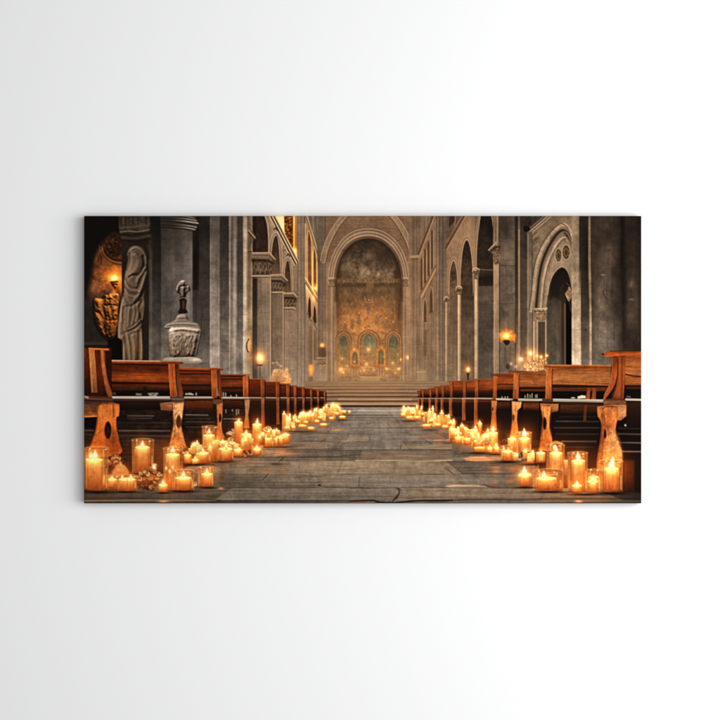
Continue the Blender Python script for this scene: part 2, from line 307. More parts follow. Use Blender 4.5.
    poly(cr([(164, 358.6), (176, 357.4), (192, 357), (199.6, 358.6), (202.6, 361.6), (200, 364.6), (204, 366), (203, 368), (164, 368)], closed=True), [(170, 160, 145), (132, 122, 110), (88, 80, 71)], soft=.6, tex=[('fine', .08)])
    glow(196, 359.8, 5, 1.6, (60, 58, 52)); line([(180, 364.4), (200, 364.2)], .8, (84, 76, 66), a=.7)


def arch_open(P, c, trim, w=1.1, soft=.5, **k):
    poly(P, c, soft=soft, **k)
    line(P, w, trim, soft=.4, a=.8)


def paint_left_nave():
    profile(252.6, 210, 330, 405, [
        (216, [(252, (112, 96, 80)), (270, (150, 130, 108)), (296, (112, 98, 84)), (305, (120, 105, 90)), (306, (108, 94, 80)), (318, (108, 97, 84)), (330, (98, 88, 76))]),
        (300, [(252, (70, 60, 50)), (256.6, (66, 56, 46)), (257.4, (108, 96, 84)), (270, (124, 110, 95)), (272, (100, 88, 75)), (284, (120, 105, 90)), (297, (112, 99, 86)), (300, (122, 108, 93)), (305, (106, 94, 81)), (306, (118, 104, 88)), (318, (112, 100, 86)), (330, (114, 98, 81))]),
        (345, [(252, (66, 57, 48)), (256.6, (70, 61, 51)), (257.6, (112, 101, 89)), (269.5, (126, 114, 100)), (272, (108, 96, 82)), (282, (114, 100, 84)), (284, (132, 114, 94)), (296, (122, 110, 96)), (300, (128, 116, 102)), (305, (118, 106, 92)), (318, (124, 109, 90)), (330, (124, 108, 88))]),
        (385, [(252, (104, 96, 86)), (268, (128, 119, 107)), (284, (136, 122, 104)), (300, (136, 125, 111)), (312, (132, 121, 106)), (330, (140, 125, 104))]),
    ], tex=STL)
    # spandrels of the near arcade
    poly([(262, 212), (275, 216), (298, 262), (297, 290), (284, 296), (262, 290)], [(150, 131, 110), (142, 124, 103), (126, 109, 91)], soft=.8, tex=STL)
    # first opening
    poly(cr([(253, 212), (262, 212), (264.6, 216), (267, 224), (268.2, 236), (268.4, 254), (253, 254)], n=4), [(44, 33, 24), (52, 39, 29), (58, 45, 34)], soft=.5, tex=[('stone', .2), ('fine', .1)])
    rect(253, 212, 256, 256, (30, 22, 16), soft=1.4, a=.7)
    line(cr([(264.4, 214), (267.4, 224), (268.8, 238), (268.8, 254)]), 1.1, (164, 142, 116), soft=.4)
    line(cr([(267, 214), (269.6, 226), (270.6, 254)]), .7, (98, 82, 66), a=.8)
    # corbel on the pilaster edge
    poly([(248.4, 229), (251, 230), (256, 237), (254.6, 238.6), (251.6, 244), (248.6, 250)], [(100, 86, 70), (84, 70, 56)], soft=.6)
    for d in (0, 2.0): line([(248.6, 230.4 + d), (255.4, 238.6 + d)], .9, (46, 36, 28) if d else (160, 139, 115), soft=.4)
    line(cr([(248.4, 252.5), (250.4, 251.6), (252.2, 254), (252.4, 262)]), 1.0, (40, 33, 27), soft=.4, a=.8)
    # second and third openings
    for P, tr in ((cr([(271.2, 275), (271.2, 258), (271.9, 248), (273.4, 239.5), (275.6, 235.8), (277.6, 238), (279.2, 247), (280, 260), (280.2, 275)]), (168, 146, 121)), (cr([(284.2, 293), (284.4, 276), (285.4, 266), (287, 260.8), (288.6, 261.4), (290.2, 268), (290.9, 279), (291, 293)]), (164, 142, 117))):
        poly(P, [(56, 43, 32), (74, 58, 44), (92, 74, 57)], soft=.5, tex=[('fine', .1), ('stone', .15)])
        line(P, .9, tr, soft=.4, a=.85)
        cx = (P[0][0] + P[-1][0]) / 2
        line([(cx + (x - cx) * 1.34, y - 1.9) for x, y in P], .8, (112, 94, 76), soft=.4, a=.8); line([(cx + (x - cx) * 1.55, y - 3.2) for x, y in P], .9, (176, 154, 129), soft=.4, a=.6)
        line([P[len(P) // 2 + 4], P[-1]], 1.2, (40, 30, 22), soft=.8, a=.5)
    # capitals: (abacus, bell, ring)
    for x0, xb, xt, y0, y1, y2, y3 in ((252.4, 269.6, 275.4, 252.6, 259.4, 275.6, 277.4), (271.2, 282.4, 287.6, 274.6, 280.4, 292, 293.8), (284.2, 293.6, 297.4, 292.8, 297, 307.4, 309.2)):
        d = (xt - xb)
        poly(cr([(x0, y1), (xb - d * .3, y1), (xt - d * .1, y1 + d * .9), (xt - d * .35, y1 + d * 1.6), (xb + d * .35, y2 - 3), (xb, y2), (x0, y2)], n=4), [(46, 37, 29), (76, 62, 49), (90, 74, 58), (70, 57, 45)], soft=.6, tex=[('fine', .22), ('blob', .2)])
        n = 4 if d > 4.5 else 3
        for r in range(2):
            for k in range(n):
                lx = x0 + (k + .5 + .3 * r) * (xb - x0 + 1.5) / n; ly = y1 + (y2 - y1) * (.30 + .38 * r); h = (y2 - y1) * .3
                line(cr([(lx - .2, ly + h * .8), (lx, ly), (lx + .9, ly - h * .3), (lx + 1.5, ly + h * .15)]), .9, (136, 116, 94), soft=.5, a=.5)
                line(cr([(lx + 1.1, ly + h * .8), (lx + 1.3, ly + h * .2)]), .9, (34, 27, 21), soft=.6, a=.6)
        poly([(x0 - .4, y0), (xb, y0 - .2), (xt, y0 + d * 1.1), (xt - .4, y0 + d * 1.1 + 2), (xb - d * .2, y1 + .4), (x0 - .4, y1)], [(138, 120, 100), (116, 99, 81), (92, 77, 62)], soft=.4, tex=[('fine', .08)])
        line([(x0 - .4, y0 + .4), (xb, y0 + .2), (xt, y0 + d * 1.15)], .9, (176, 155, 130), soft=.4, a=.85); line([(x0, y0 + 2.8), (xb - .6, y0 + 2.8), (xt - 1.4, y0 + d * 1.1 + 2)], .8, (62, 50, 39), soft=.4, a=.75); line([(x0, y1 + .6), (xb - d * .3, y1 + .8), (xt - d * .4, y1 + d * .8)], 1.4, (34, 27, 21), soft=.7, a=.7)
        line([(x0 - .2, y2 + .4), (xb - .4, y2 + .2), (xb + d * .4, y3)], 1.5, (160, 140, 116), soft=.4); line([(x0, y3), (xb - .4, y3), (xb + d * .4, y3 + 1.2)], .8, (64, 53, 43), a=.7)
    # shafts
    rect(253, 278.5, 257.3, 388, [(44, 36, 29), (62, 54, 46), (84, 76, 67)], soft=1, tex=STL)
    line([(270.6, 278), (270.6, 384)], 1.0, (172, 152, 129), soft=.35, a=.85); line([(271.8, 279), (271.8, 384)], .8, (72, 61, 51), soft=.4, a=.7)
    line([(283.3, 294), (283.3, 384)], 1.0, (166, 146, 122), soft=.35, a=.8); line([(284.3, 295), (284.3, 384)], .7, (84, 71, 58), soft=.4, a=.6)
    for y in (312, 341, 362): line(cr([(257.6, y), (264, y + .8), (270, y + .2)]), .6, (78, 68, 58), a=.35)
    # lit gallery above the cornice, with its lattice
    poly([(270.5, 211), (297, 211), (297, 261)], [(240, 212, 150), (252, 228, 166), (232, 190, 118), (186, 140, 80)], soft=.5)
    poly([(284, 211), (294, 211), (294, 250), (290.5, 246), (284.4, 234)], [(124, 76, 26), (108, 64, 22), (132, 82, 30)], soft=.5)
    for k in range(90):
        x, y = rnd.uniform(284.4, 293), rnd.uniform(214, 247)
        if y > 233 + (x - 284) * 1.7: continue
        ell(x, y, rnd.uniform(.5, .8), rnd.uniform(.6, 1.1), rnd.choice([(54, 30, 12), (70, 40, 15), (206, 148, 66), (46, 27, 12), (160, 104, 40)]), a=.7, rot=.5)
    for k in range(9): line([(284.2, 214 + k * 4), (293.4, 217.6 + k * 4)], .6, (44, 25, 11), a=.5); line([(284.2, 219 + k * 4), (293.4, 213.6 + k * 4)], .6, (44, 25, 11), a=.5)
    rect(293.2, 211, 294.9, 252, [(255, 212, 120), (250, 186, 84), (236, 160, 66)], soft=.4); rect(294.9, 211, 297.2, 262, [(176, 128, 72), (150, 110, 66), (146, 112, 78)], soft=.5)
    line([(283.6, 216), (284.4, 235)], .8, (255, 214, 128), a=.9)
    glow(295, 251, 2.2, 3, (200, 130, 50)); ell(295, 251.4, .8, 1.2, (255, 232, 170)); glow(296.6, 255.8, 1.5, 3, (130, 76, 26))
    # cornice
    poly([(269, 213), (274, 213), (298.4, 260.6), (296.6, 266)], (150, 132, 108), soft=.4)
    for d, w, c in ((-1.5, .9, (222, 190, 138)), (-.3, .8, (38, 28, 20)), (.9, .8, (206, 182, 148)), (2.1, 1.1, (34, 25, 18)), (3.3, .9, (188, 166, 137))):
        line([(272.6 - d, 214.4 + d * .55), (297.4 - d * .8, 262.4 + d * .9)], w, c, soft=.35, a=.9)
    for x, y in ((275.4, 229), (288.3, 255)):
        line([(x - 1.4, y + 1), (x, y - 1), (x + 1.8, y + 1.6)], 1.0, (36, 27, 20), a=.85)
    # pier with fine edges
    for x, c, a in ((297.6, (84, 72, 60), .5), (299.2, (150, 134, 116), .5), (301.2, (88, 78, 67), .45), (303, (142, 126, 108), .5), (304.6, (78, 66, 54), .5), (306.6, (146, 128, 106), .45)):
        line([(x, 212), (x + .1, 386)], .7, c, soft=.4, a=a)
    # second bay: lit gallery openings
    poly([(305.6, 212), (306.6, 212), (320.2, 262), (320.4, 290), (305.6, 279)], [(150, 130, 104), (158, 132, 100), (168, 132, 88)], soft=.5, tex=STL)
    line([(306.2, 214), (320.2, 260)], 1.6, (176, 152, 122), soft=.4); line([(306.4, 217), (319.6, 260.4)], .8, (74, 58, 44), a=.8)
    for P in ([(307.6, 283), (307.4, 240), (308.2, 231), (309.8, 232), (311.6, 242), (312, 292)], [(313.4, 293), (313.2, 256), (314, 247.6), (315.2, 249), (316.4, 258), (316.8, 290)]):
        poly(P, [(92, 66, 42), (112, 80, 50), (124, 88, 52)], soft=.4, tex=[('stone', .2)])
        line(P, .7, (226, 186, 120), soft=.35, a=.8)
    line([(305.4, 224), (305.4, 282)], .8, (236, 190, 112), a=.75); line([(312.7, 252), (312.7, 293)], .9, (244, 196, 116), a=.75); line([(317.4, 262), (317.4, 292)], .8, (240, 184, 98), a=.7)
    poly([(305.4, 277), (320.4, 302), (320, 308), (305.8, 288)], [(240, 212, 160), (226, 192, 134), (196, 154, 98)], soft=.6)
    for d in (0, 1.8, 3.2): line([(305.6, 280 + d), (319.8, 303 + d)], .7, (72, 52, 34), soft=.35, a=.75)
    poly([(305.6, 288), (312, 296), (318, 306), (316.8, 322), (313, 316), (311.2, 322), (307.6, 313)], [(214, 182, 132), (168, 134, 96), (128, 106, 82)], soft=.7)
    for P in ([(308, 311), (308.6, 300), (309.6, 296.6), (310.7, 301), (311.2, 316), (309.8, 319)], [(313.4, 320), (313.8, 309), (314.8, 305.6), (315.9, 310), (316.4, 322), (315, 324)]):
        poly(P, (50, 36, 25), soft=.4)
    line(cr([(307.6, 313), (310.4, 320), (313, 322), (315.6, 327), (318.4, 330)]), .9, (76, 58, 43), a=.7)
    rect(309, 326, 312.8, 382, (92, 76, 58), soft=.8, a=.55); rect(313.4, 330, 316.2, 360, (84, 71, 57), soft=.8, a=.5)
    line([(313.1, 322), (313.1, 372)], .9, (154, 132, 104), a=.7)
    glow(315.4, 288.6, 3.4, 4, (150, 90, 30)); ell(315.3, 288.4, .9, 1.3, (255, 230, 170), soft=.5); glow(320.6, 296.6, 2.6, 2.6, (120, 66, 18)); glow(313.8, 298, 1.8, 4, (70, 60, 44))
    # clustered shafts towards the apse
    profile(317.6, 212, 328.8, 384, [
        (216, [(317, (112, 100, 86)), (320, (96, 87, 75)), (323, (106, 96, 82)), (325, (84, 75, 64)), (329, (112, 99, 84))]),
        (262, [(317, (118, 104, 88)), (319.4, (92, 82, 70)), (321, (112, 100, 86)), (323, (96, 85, 72)), (326, (120, 104, 86)), (329, (106, 92, 77))]),
        (384, [(317, (128, 112, 93)), (319.4, (108, 95, 79)), (321, (126, 111, 93)), (323, (110, 98, 82)), (326, (130, 114, 94)), (329, (124, 108, 89))])], tex=STL)
    for x in (318.6, 320.6, 322.2, 325.2): line([(x, 212), (x, 382)], .6, (72, 62, 51), soft=.4, a=.45)
    line([(315.4, 214), (316.6, 236), (318.4, 262)], .8, (70, 60, 49), a=.5); line([(313, 214), (313.4, 232)], .7, (158, 142, 122), a=.6)
    # statue on a pedestal and little lamp
    poly(cr([(319.6, 356), (319.4, 350), (321, 346.6), (324, 346.6), (325.6, 351), (325.8, 357)], closed=True), (84, 67, 52), soft=.9)
    ell(322.2, 345.4, 1.8, 1.8, (206, 150, 96), soft=.8); glow(322.2, 345, 3.2, 2.6, (90, 50, 16))
    poly([(315.8, 357.6), (330, 357.4), (329, 361.8), (328, 367), (317.4, 367), (316.4, 362)], [(150, 128, 102), (112, 94, 74), (136, 114, 90)], soft=.6, tex=[('fine', .2)])
    line([(316, 359.6), (330, 359.4)], .7, (70, 55, 41), a=.7); line([(317, 364), (328.6, 364)], .6, (70, 55, 41), a=.6)
    rect(317.8, 366.6, 327.6, 382.6, [(132, 117, 98), (142, 127, 107)], soft=.7, tex=STL)
    rect(309.4, 365, 313, 376, (212, 140, 66), soft=1.6, a=.8); glow(310.8, 369, 2.4, 5, (84, 48, 14))
    line([(308, 382.4), (336, 382)], 1, (86, 73, 60), soft=.5, a=.8)
    # candle on its stand against the first shaft, figure group beyond
    glow(260, 358.2, 8, 9, (78, 48, 20)); glow(260, 358, 3.4, 4, (170, 110, 44)); ell(259.9, 358, 1.4, 1.8, (255, 238, 196), soft=.7)
    line([(257.4, 365.2), (262.4, 365.2)], 1.3, (58, 46, 36)); line([(260, 365), (260, 376)], .9, (66, 56, 46), a=.7); line([(257, 377.6), (263, 377.6)], .7, (84, 74, 63), a=.6)
    P = cr([(273, 371), (277, 369), (282, 370), (283.4, 374), (285, 369), (287, 367.6), (289, 372), (290.6, 383), (272.6, 383)], closed=True)
    glow(281, 376, 8, 7, (54, 32, 12)); poly(P, [(196, 160, 120), (208, 160, 108), (196, 140, 84)], soft=1, tex=[('blob', .16), ('fine', .12)])
    poly([(274, 372), (282.6, 372), (282, 383), (274.6, 383)], (160, 120, 84), soft=1, a=.6)
    for x, y in ((277, 362.4), (278.6, 364.6), (273, 363), (281, 366)): glow(x, y, 1.2, 1.0, (70, 56, 42))
    line(cr([(249, 339), (246.8, 344), (247.2, 350), (248.4, 352)]), 1.0, (42, 33, 26), soft=.4); glow(249.6, 345, 1.6, 7, (66, 36, 8))


def paint_apse():
    # spandrel wall and great arch
    rect(326, 210, 410, 300, [(112, 92, 74), (106, 87, 69), (112, 92, 72)], soft=.6, tex=[('stone', .08), ('hor', .06), ('fine', .07), ('grain', .05)])
    for k in range(40):
        y = 217 + k % 20 * 3.0; x = rnd.uniform(331, 404)
        line([(x, y), (x + rnd.uniform(2, 6), y)], .5, (82, 66, 52), a=.35)
    B = cr([(322.8, 262), (325.4, 250), (330, 238), (336, 227), (342, 219), (348, 213)])
    for P, q in ((B, 1), ([(736.6 - x, y - 1) for x, y in B], -1)):
        line(P, 4.2, (128, 109, 90), soft=.5, tex=STL); line([(x - 2.3 * q, y - .9) for x, y in P], .8, (176, 152, 126), soft=.4, a=.75); line([(x + 2.0 * q, y + 1) for x, y in P], 1.1, (158, 134, 108), soft=.4, a=.75); line([(x + 3.0 * q, y + 1.6) for x, y in P], .8, (74, 60, 47), soft=.5, a=.7)
    # left and right piers under it
    rect(326.4, 262, 337, 384, [(124, 106, 87), (126, 108, 88), (136, 119, 97)], soft=.5, tex=STL)
    rect(399.6, 262, 410.6, 384, [(134, 112, 89), (130, 108, 85), (128, 109, 87)], soft=.5, tex=STL)
    for x, c in ((328.4, (84, 70, 57)), (331.2, (150, 130, 107)), (333, (92, 77, 62)), (335.6, (148, 128, 104)), (402.4, (92, 75, 59)), (404.6, (158, 134, 107)), (406.6, (90, 74, 58)), (409, (162, 137, 109))):
        line([(x, 284), (x, 381)], .7, c, soft=.4, a=.6)
    # moulded inner arch on its two imposts
    mo = cr([(332.6, 284), (333.2, 273), (335.8, 261), (340.4, 251), (347.2, 242.4), (356.6, 236.6), (368.2, 234.6), (379.6, 236.6), (389.2, 242.4), (397, 251.4), (401.6, 262), (404, 273), (404.4, 284)])
    line(mo, 9.4, (124, 106, 88), soft=.6, tex=STL)
    for k, (cx, cy, dw, w, c, a) in enumerate(((368.4, 284, 1.115, 1.0, (164, 142, 118), .7), (368.4, 284, 1.085, .9, (84, 69, 56), .7), (368.4, 284, 1.05, 1.2, (156, 136, 113), .75), (368.4, 284, 1.015, .8, (92, 77, 62), .65), (368.4, 284, .985, 1.2, (164, 142, 118), .75), (368.4, 284, .955, .9, (88, 73, 58), .7), (368.4, 284, .925, .9, (146, 125, 102), .7))):
        line([(cx + (x - cx) * dw, cy + (y - cy) * dw) for x, y in mo], w, c, soft=.4, a=a)
    for x0, x1 in ((328.4, 337.4), (400.4, 408.6)):
        rect(x0 + .6, 286, x1 - .6, 384, (128, 110, 90), soft=.5, a=.7, tex=STL)
        for q, c in ((.16, (88, 72, 58)), (.36, (156, 135, 111)), (.6, (92, 77, 62)), (.84, (150, 129, 105))): line([(x0 + (x1 - x0) * q, 287), (x0 + (x1 - x0) * q, 381)], .7, c, soft=.4, a=.6)
        poly([(x0, 277.6), (x1, 277.6), (x1 - .6, 281), (x1 - 1, 286), (x0 + 1, 286), (x0 + .6, 281)], [(150, 131, 109), (104, 88, 72), (122, 104, 85)], soft=.5, tex=[('fine', .15)])
        line([(x0 - .2, 278), (x1 + .2, 278)], .9, (172, 151, 127), soft=.4, a=.8); line([(x0, 280.4), (x1, 280.4)], .7, (70, 57, 45), a=.7); line([(x0 + .6, 286.4), (x1 - .6, 286.4)], .7, (74, 60, 47), a=.7)
    # interior of the apse
    inner = cr([(336.6, 300), (336.6, 284), (337.4, 273), (340, 262), (344.4, 253), (351, 245.4), (359, 240.6), (368.4, 239), (377.6, 240.4), (385.6, 245), (393, 253.4), (397.8, 263), (400.4, 274), (401, 284), (401, 300)])
    full = inner + [(401, 383), (336.6, 383)]
    poly(full, [(50, 40, 30), (60, 51, 41), (72, 62, 51), (84, 68, 49), (106, 82, 54), (130, 98, 62), (138, 104, 68), (130, 104, 72), (132, 109, 82)], soft=.5, tex=[('blob', .20), ('fine', .06)])
    # smoky fresco in the half dome
    for x, y, rx, ry, c in ((352, 262, 9, 8, (22, 20, 16)), (366, 256, 8, 7, (20, 18, 14)), (362, 270, 12, 6, (30, 28, 23)), (380, 268, 8, 9, (24, 23, 20)), (390, 272, 5, 8, (16, 14, 10)), (345, 272, 5, 7, (18, 16, 12)), (372, 276, 14, 4, (26, 23, 16))): glow(x, y, rx, ry, c, tex=[('blob', .6)])
    for x, y, rx, ry, a in ((380, 258, 6, 8, .6), (350, 252, 7, 4, .5), (368, 263, 4, 4, .4), (357, 262, 3, 5, .35), (340, 275, 2.5, 7, .6), (397, 272, 3, 12, .8), (388, 254, 5, 4, .5), (384, 266, 4, 5, .5)): glow(x, y, rx, ry, (50, 39, 29), a=a, mode='mix')
    for k in range(60):
        x, y = rnd.uniform(340, 398), rnd.uniform(248, 280)
        line(cr([(x, y), (x + rnd.uniform(-3, 3), y + rnd.uniform(-2, 2)), (x + rnd.uniform(-5, 5), y + rnd.uniform(-3, 3))], n=3), rnd.uniform(.5, 1.2), rnd.choice([(120, 106, 88), (104, 91, 74), (52, 43, 34), (60, 49, 38)]), a=.28, soft=.6)
    poly(inner, (30, 22, 15), a=0)
    line(inner, 3.4, (42, 31, 22), soft=1.6, a=.75)
    # frieze and gold mosaic
    rect(337, 278.5, 401, 283.5, (104, 88, 62), soft=1.2, a=.6, tex=[('fine', .3)]); rect(337, 283.4, 401, 287.4, (62, 50, 35), soft=1.2, a=.75, tex=[('fine', .3)])
    for k in range(22): rect(338 + k * 2.9, 279.6, 339.6 + k * 2.9, 282.6, rnd.choice([(128, 110, 78), (76, 63, 45), (116, 94, 60)]), soft=.5, a=.45)
    rect(366.4, 281, 374, 288, (120, 98, 62), soft=1, a=.6)
    for x, y, rx, ry, c in ((364, 318, 17, 13, (46, 27, 10)), (382, 312, 10, 12, (24, 14, 5)), (350, 322, 9, 10, (26, 17, 4)), (392, 336, 8, 7, (26, 14, 2)), (368, 330, 14, 5, (34, 20, 4))): glow(x, y, rx, ry, c, tex=[('fine', .35)])
    glow(399, 305, 3.4, 26, (62, 46, 30), a=.85, mode='mix'); glow(338, 305, 3, 24, (74, 56, 36), a=.7, mode='mix')
    for k in range(230):
        x, y = rnd.uniform(338.5, 399.5), rnd.uniform(288, 334)
        c = rnd.choice([(196, 146, 72), (174, 128, 62), (84, 62, 34), (72, 53, 32), (150, 108, 54), (112, 92, 62), (62, 52, 42), (206, 158, 86)])
        f = .26 + .22 * math.exp(-((x - 366) / 20) ** 2 - ((y - 318) / 13) ** 2)
        if rnd.random() < .5: ell(x, y, rnd.uniform(.4, 1), rnd.uniform(.4, 1), c, a=f * .8, soft=.5)
        else: line(cr([(x, y), (x + rnd.uniform(-1, 1), y + rnd.uniform(0, 2)), (x + rnd.uniform(-1.6, 1.6), y + rnd.uniform(1, 3.4))], n=3), .7, c, a=f, soft=.5)
    # saints standing in the mosaic: soft robed figures
    for x, y, h in ((345, 322, 9), (352, 318, 10), (359, 313, 11), (377, 313, 11), (386, 318, 11), (393, 322, 9), (369, 300, 10)):
        poly(cr([(x - 1.8, y + h), (x - 1.5, y + 3), (x - .6, y + .8), (x + .6, y + .8), (x + 1.5, y + 3), (x + 1.8, y + h)], closed=True), rnd.choice([(92, 74, 50), (114, 92, 62), (84, 70, 54)]), soft=.9, a=.55)
        ell(x, y, 1, 1.2, (186, 146, 86), soft=.6, a=.7)
    line(cr([(364.6, 297), (366, 301.6), (369, 303), (372, 301.4), (373, 297)]), .8, (176, 150, 104), a=.6); ell(368.6, 296.5, 2.6, 3, (84, 74, 62), a=.6, soft=.8)
    for x in (385, 394.6): line([(x, 302), (x, 322)], .6, (178, 140, 80), a=.35)
    # three niches
    for cx, w, top, bot, op in ((368.8, 6.4, 334.6, 357, (104, 116, 92)), (393.6, 4.8, 335.4, 365, (94, 100, 80)), (343.6, 4.4, 336, 364, (94, 100, 82))):
        A = [(cx - w, bot)] + cr([(cx - w, top + w * 1.35), (cx - w * .74, top + w * .52), (cx, top - .6), (cx + w * .74, top + w * .52), (cx + w, top + w * 1.35)]) + [(cx + w, bot)]
        poly([(cx + (x - cx) * 1.75, top + (y - top) * 1.02 - 4.6) for x, y in A], [(128, 98, 60), (118, 90, 56), (130, 104, 68)], soft=.9, a=.7, tex=[('fine', .2)])
        for q, c, a in ((1.72, (74, 57, 38), .6), (1.5, (158, 129, 90), .6), (1.28, (80, 63, 43), .55), (1.1, (146, 118, 80), .45)):
            line([(cx + (x - cx) * q, top + (y - top) - (q - 1) * 5.6) for x, y in A], .8, c, soft=.4, a=a)
        poly(A, [(72, 76, 62), tuple(v * .92 for v in op), (112, 112, 84), (130, 112, 74)], soft=.6, tex=[('fine', .14), ('blob', .14)])
        for s in (-.5, 0, .5): line([(cx + s * w, top + w * .5), (cx + s * w, bot)], .5, (66, 70, 56), a=.35)
    for k in range(26): 
        x, y = 393.6 + rnd.uniform(-3.6, 3.6), rnd.uniform(342, 362)
        ell(x, y, .6, .8, rnd.choice([(150, 136, 104), (66, 62, 50), (128, 112, 84)]), a=.45)


def paint_altar():
    rect(337, 346, 401, 384, [(140, 108, 64), (146, 113, 70), (142, 116, 82), (140, 119, 94)], soft=4, a=.42, tex=[('fine', .10), ('blob', .08)])
    # two icon frames, their shrines and columns
    for cx, top, bot in ((355, 347, 367), (381, 345, 367)):
        poly([(cx - 4.6, bot), (cx - 4.4, top + 4), (cx, top), (cx + 4.4, top + 4), (cx + 4.6, bot)], [(168, 118, 58), (180, 126, 62), (156, 108, 54)], soft=.7, a=.85, tex=[('fine', .18)])
        poly(cr([(cx - 2.6, bot - 3), (cx - 2.4, top + 8), (cx, top + 4.6), (cx + 2.4, top + 8), (cx + 2.6, bot - 3)]), [(84, 84, 64), (96, 92, 68), (84, 70, 46)], soft=.6)
        poly(cr([(cx - 1.2, bot - 3.4), (cx - .8, top + 10), (cx, top + 8), (cx + .8, top + 10), (cx + 1.2, bot - 3.4)]), (120, 106, 74), soft=.6, a=.8)
        for s in (-1, 1): line([(cx + s * 3.9, top + 5), (cx + s * 4, bot + 9)], .8, (198, 148, 80), soft=.4, a=.6)
        line(cr([(cx - 4.6, bot - .6), (cx, bot + .8), (cx + 4.6, bot - .6)]), 1.8, (160, 88, 48), soft=.6, a=.7)
        for k in range(7): line([(cx - 4 + k * 1.33, bot + 2), (cx - 4 + k * 1.33, bot + 9)], .6, (204, 168, 116) if k % 2 else (104, 80, 50), soft=.35, a=.6)
    for x0, x1, y in ((339, 350, 369), (361, 374, 367), (388, 400, 369)):
        rect(x0, y, x1, y + 8, [(160, 126, 80), (138, 112, 78)], soft=.9, a=.7, tex=[('fine', .2)])
        line([(x0, y), (x1, y)], .9, (190, 156, 106), a=.6); line([(x0, y + 8.4), (x1, y + 8.4)], .9, (104, 84, 58), a=.6)
    rect(360.6, 377, 380, 382.6, (160, 136, 102), soft=.6, a=.8); line([(360, 377), (380.6, 377)], .7, (190, 164, 124), a=.8)
    for k in range(9): line([(389 + k * 1.3, 371), (389 + k * 1.3, 379)], .5, (112, 90, 60), a=.4)
    poly(cr([(391, 371), (392.6, 364.5), (394, 362), (395.4, 364.6), (397, 371)], closed=True), (150, 124, 84), soft=.8, a=.8)
    for x, y, r, v in ((368.4, 349.4, 2.2, 1.0), (354.4, 349.6, 1.8, .7), (386.6, 368.8, 1.5, 1.0), (398.6, 368.6, 1.5, 1.0), (392.6, 362.8, 1.2, .9), (400.8, 359.6, 1.3, .8), (407.8, 357.4, 1.9, 1.0), (354.2, 361.8, 1.2, .8), (342.2, 358.6, 1.4, .7), (341.2, 369.4, 3, .9), (366.6, 364.6, 2.4, .7), (364, 370, 1.8, .6), (373.8, 370, 1.4, .5), (347.4, 366, 1.2, .6), (343.6, 372.6, 1.4, .6), (383.6, 356.6, .9, .4), (360.4, 371, 1.2, .5), (395.4, 373, 1.2, .6)):
        v *= .8; glow(x, y, r * 1.9, r * 1.9, (56 * v, 36 * v, 14 * v)); glow(x, y, r * .6, r * .7, (150 * v, 114 * v, 66 * v))
    glow(421.2, 364.6, 3.2, 5, (96, 58, 16)); ell(421.2, 364.4, 1.5, 2.8, (250, 206, 122), soft=.9)
    rect(338, 284, 400, 383, (96, 82, 66), soft=3, a=.20)


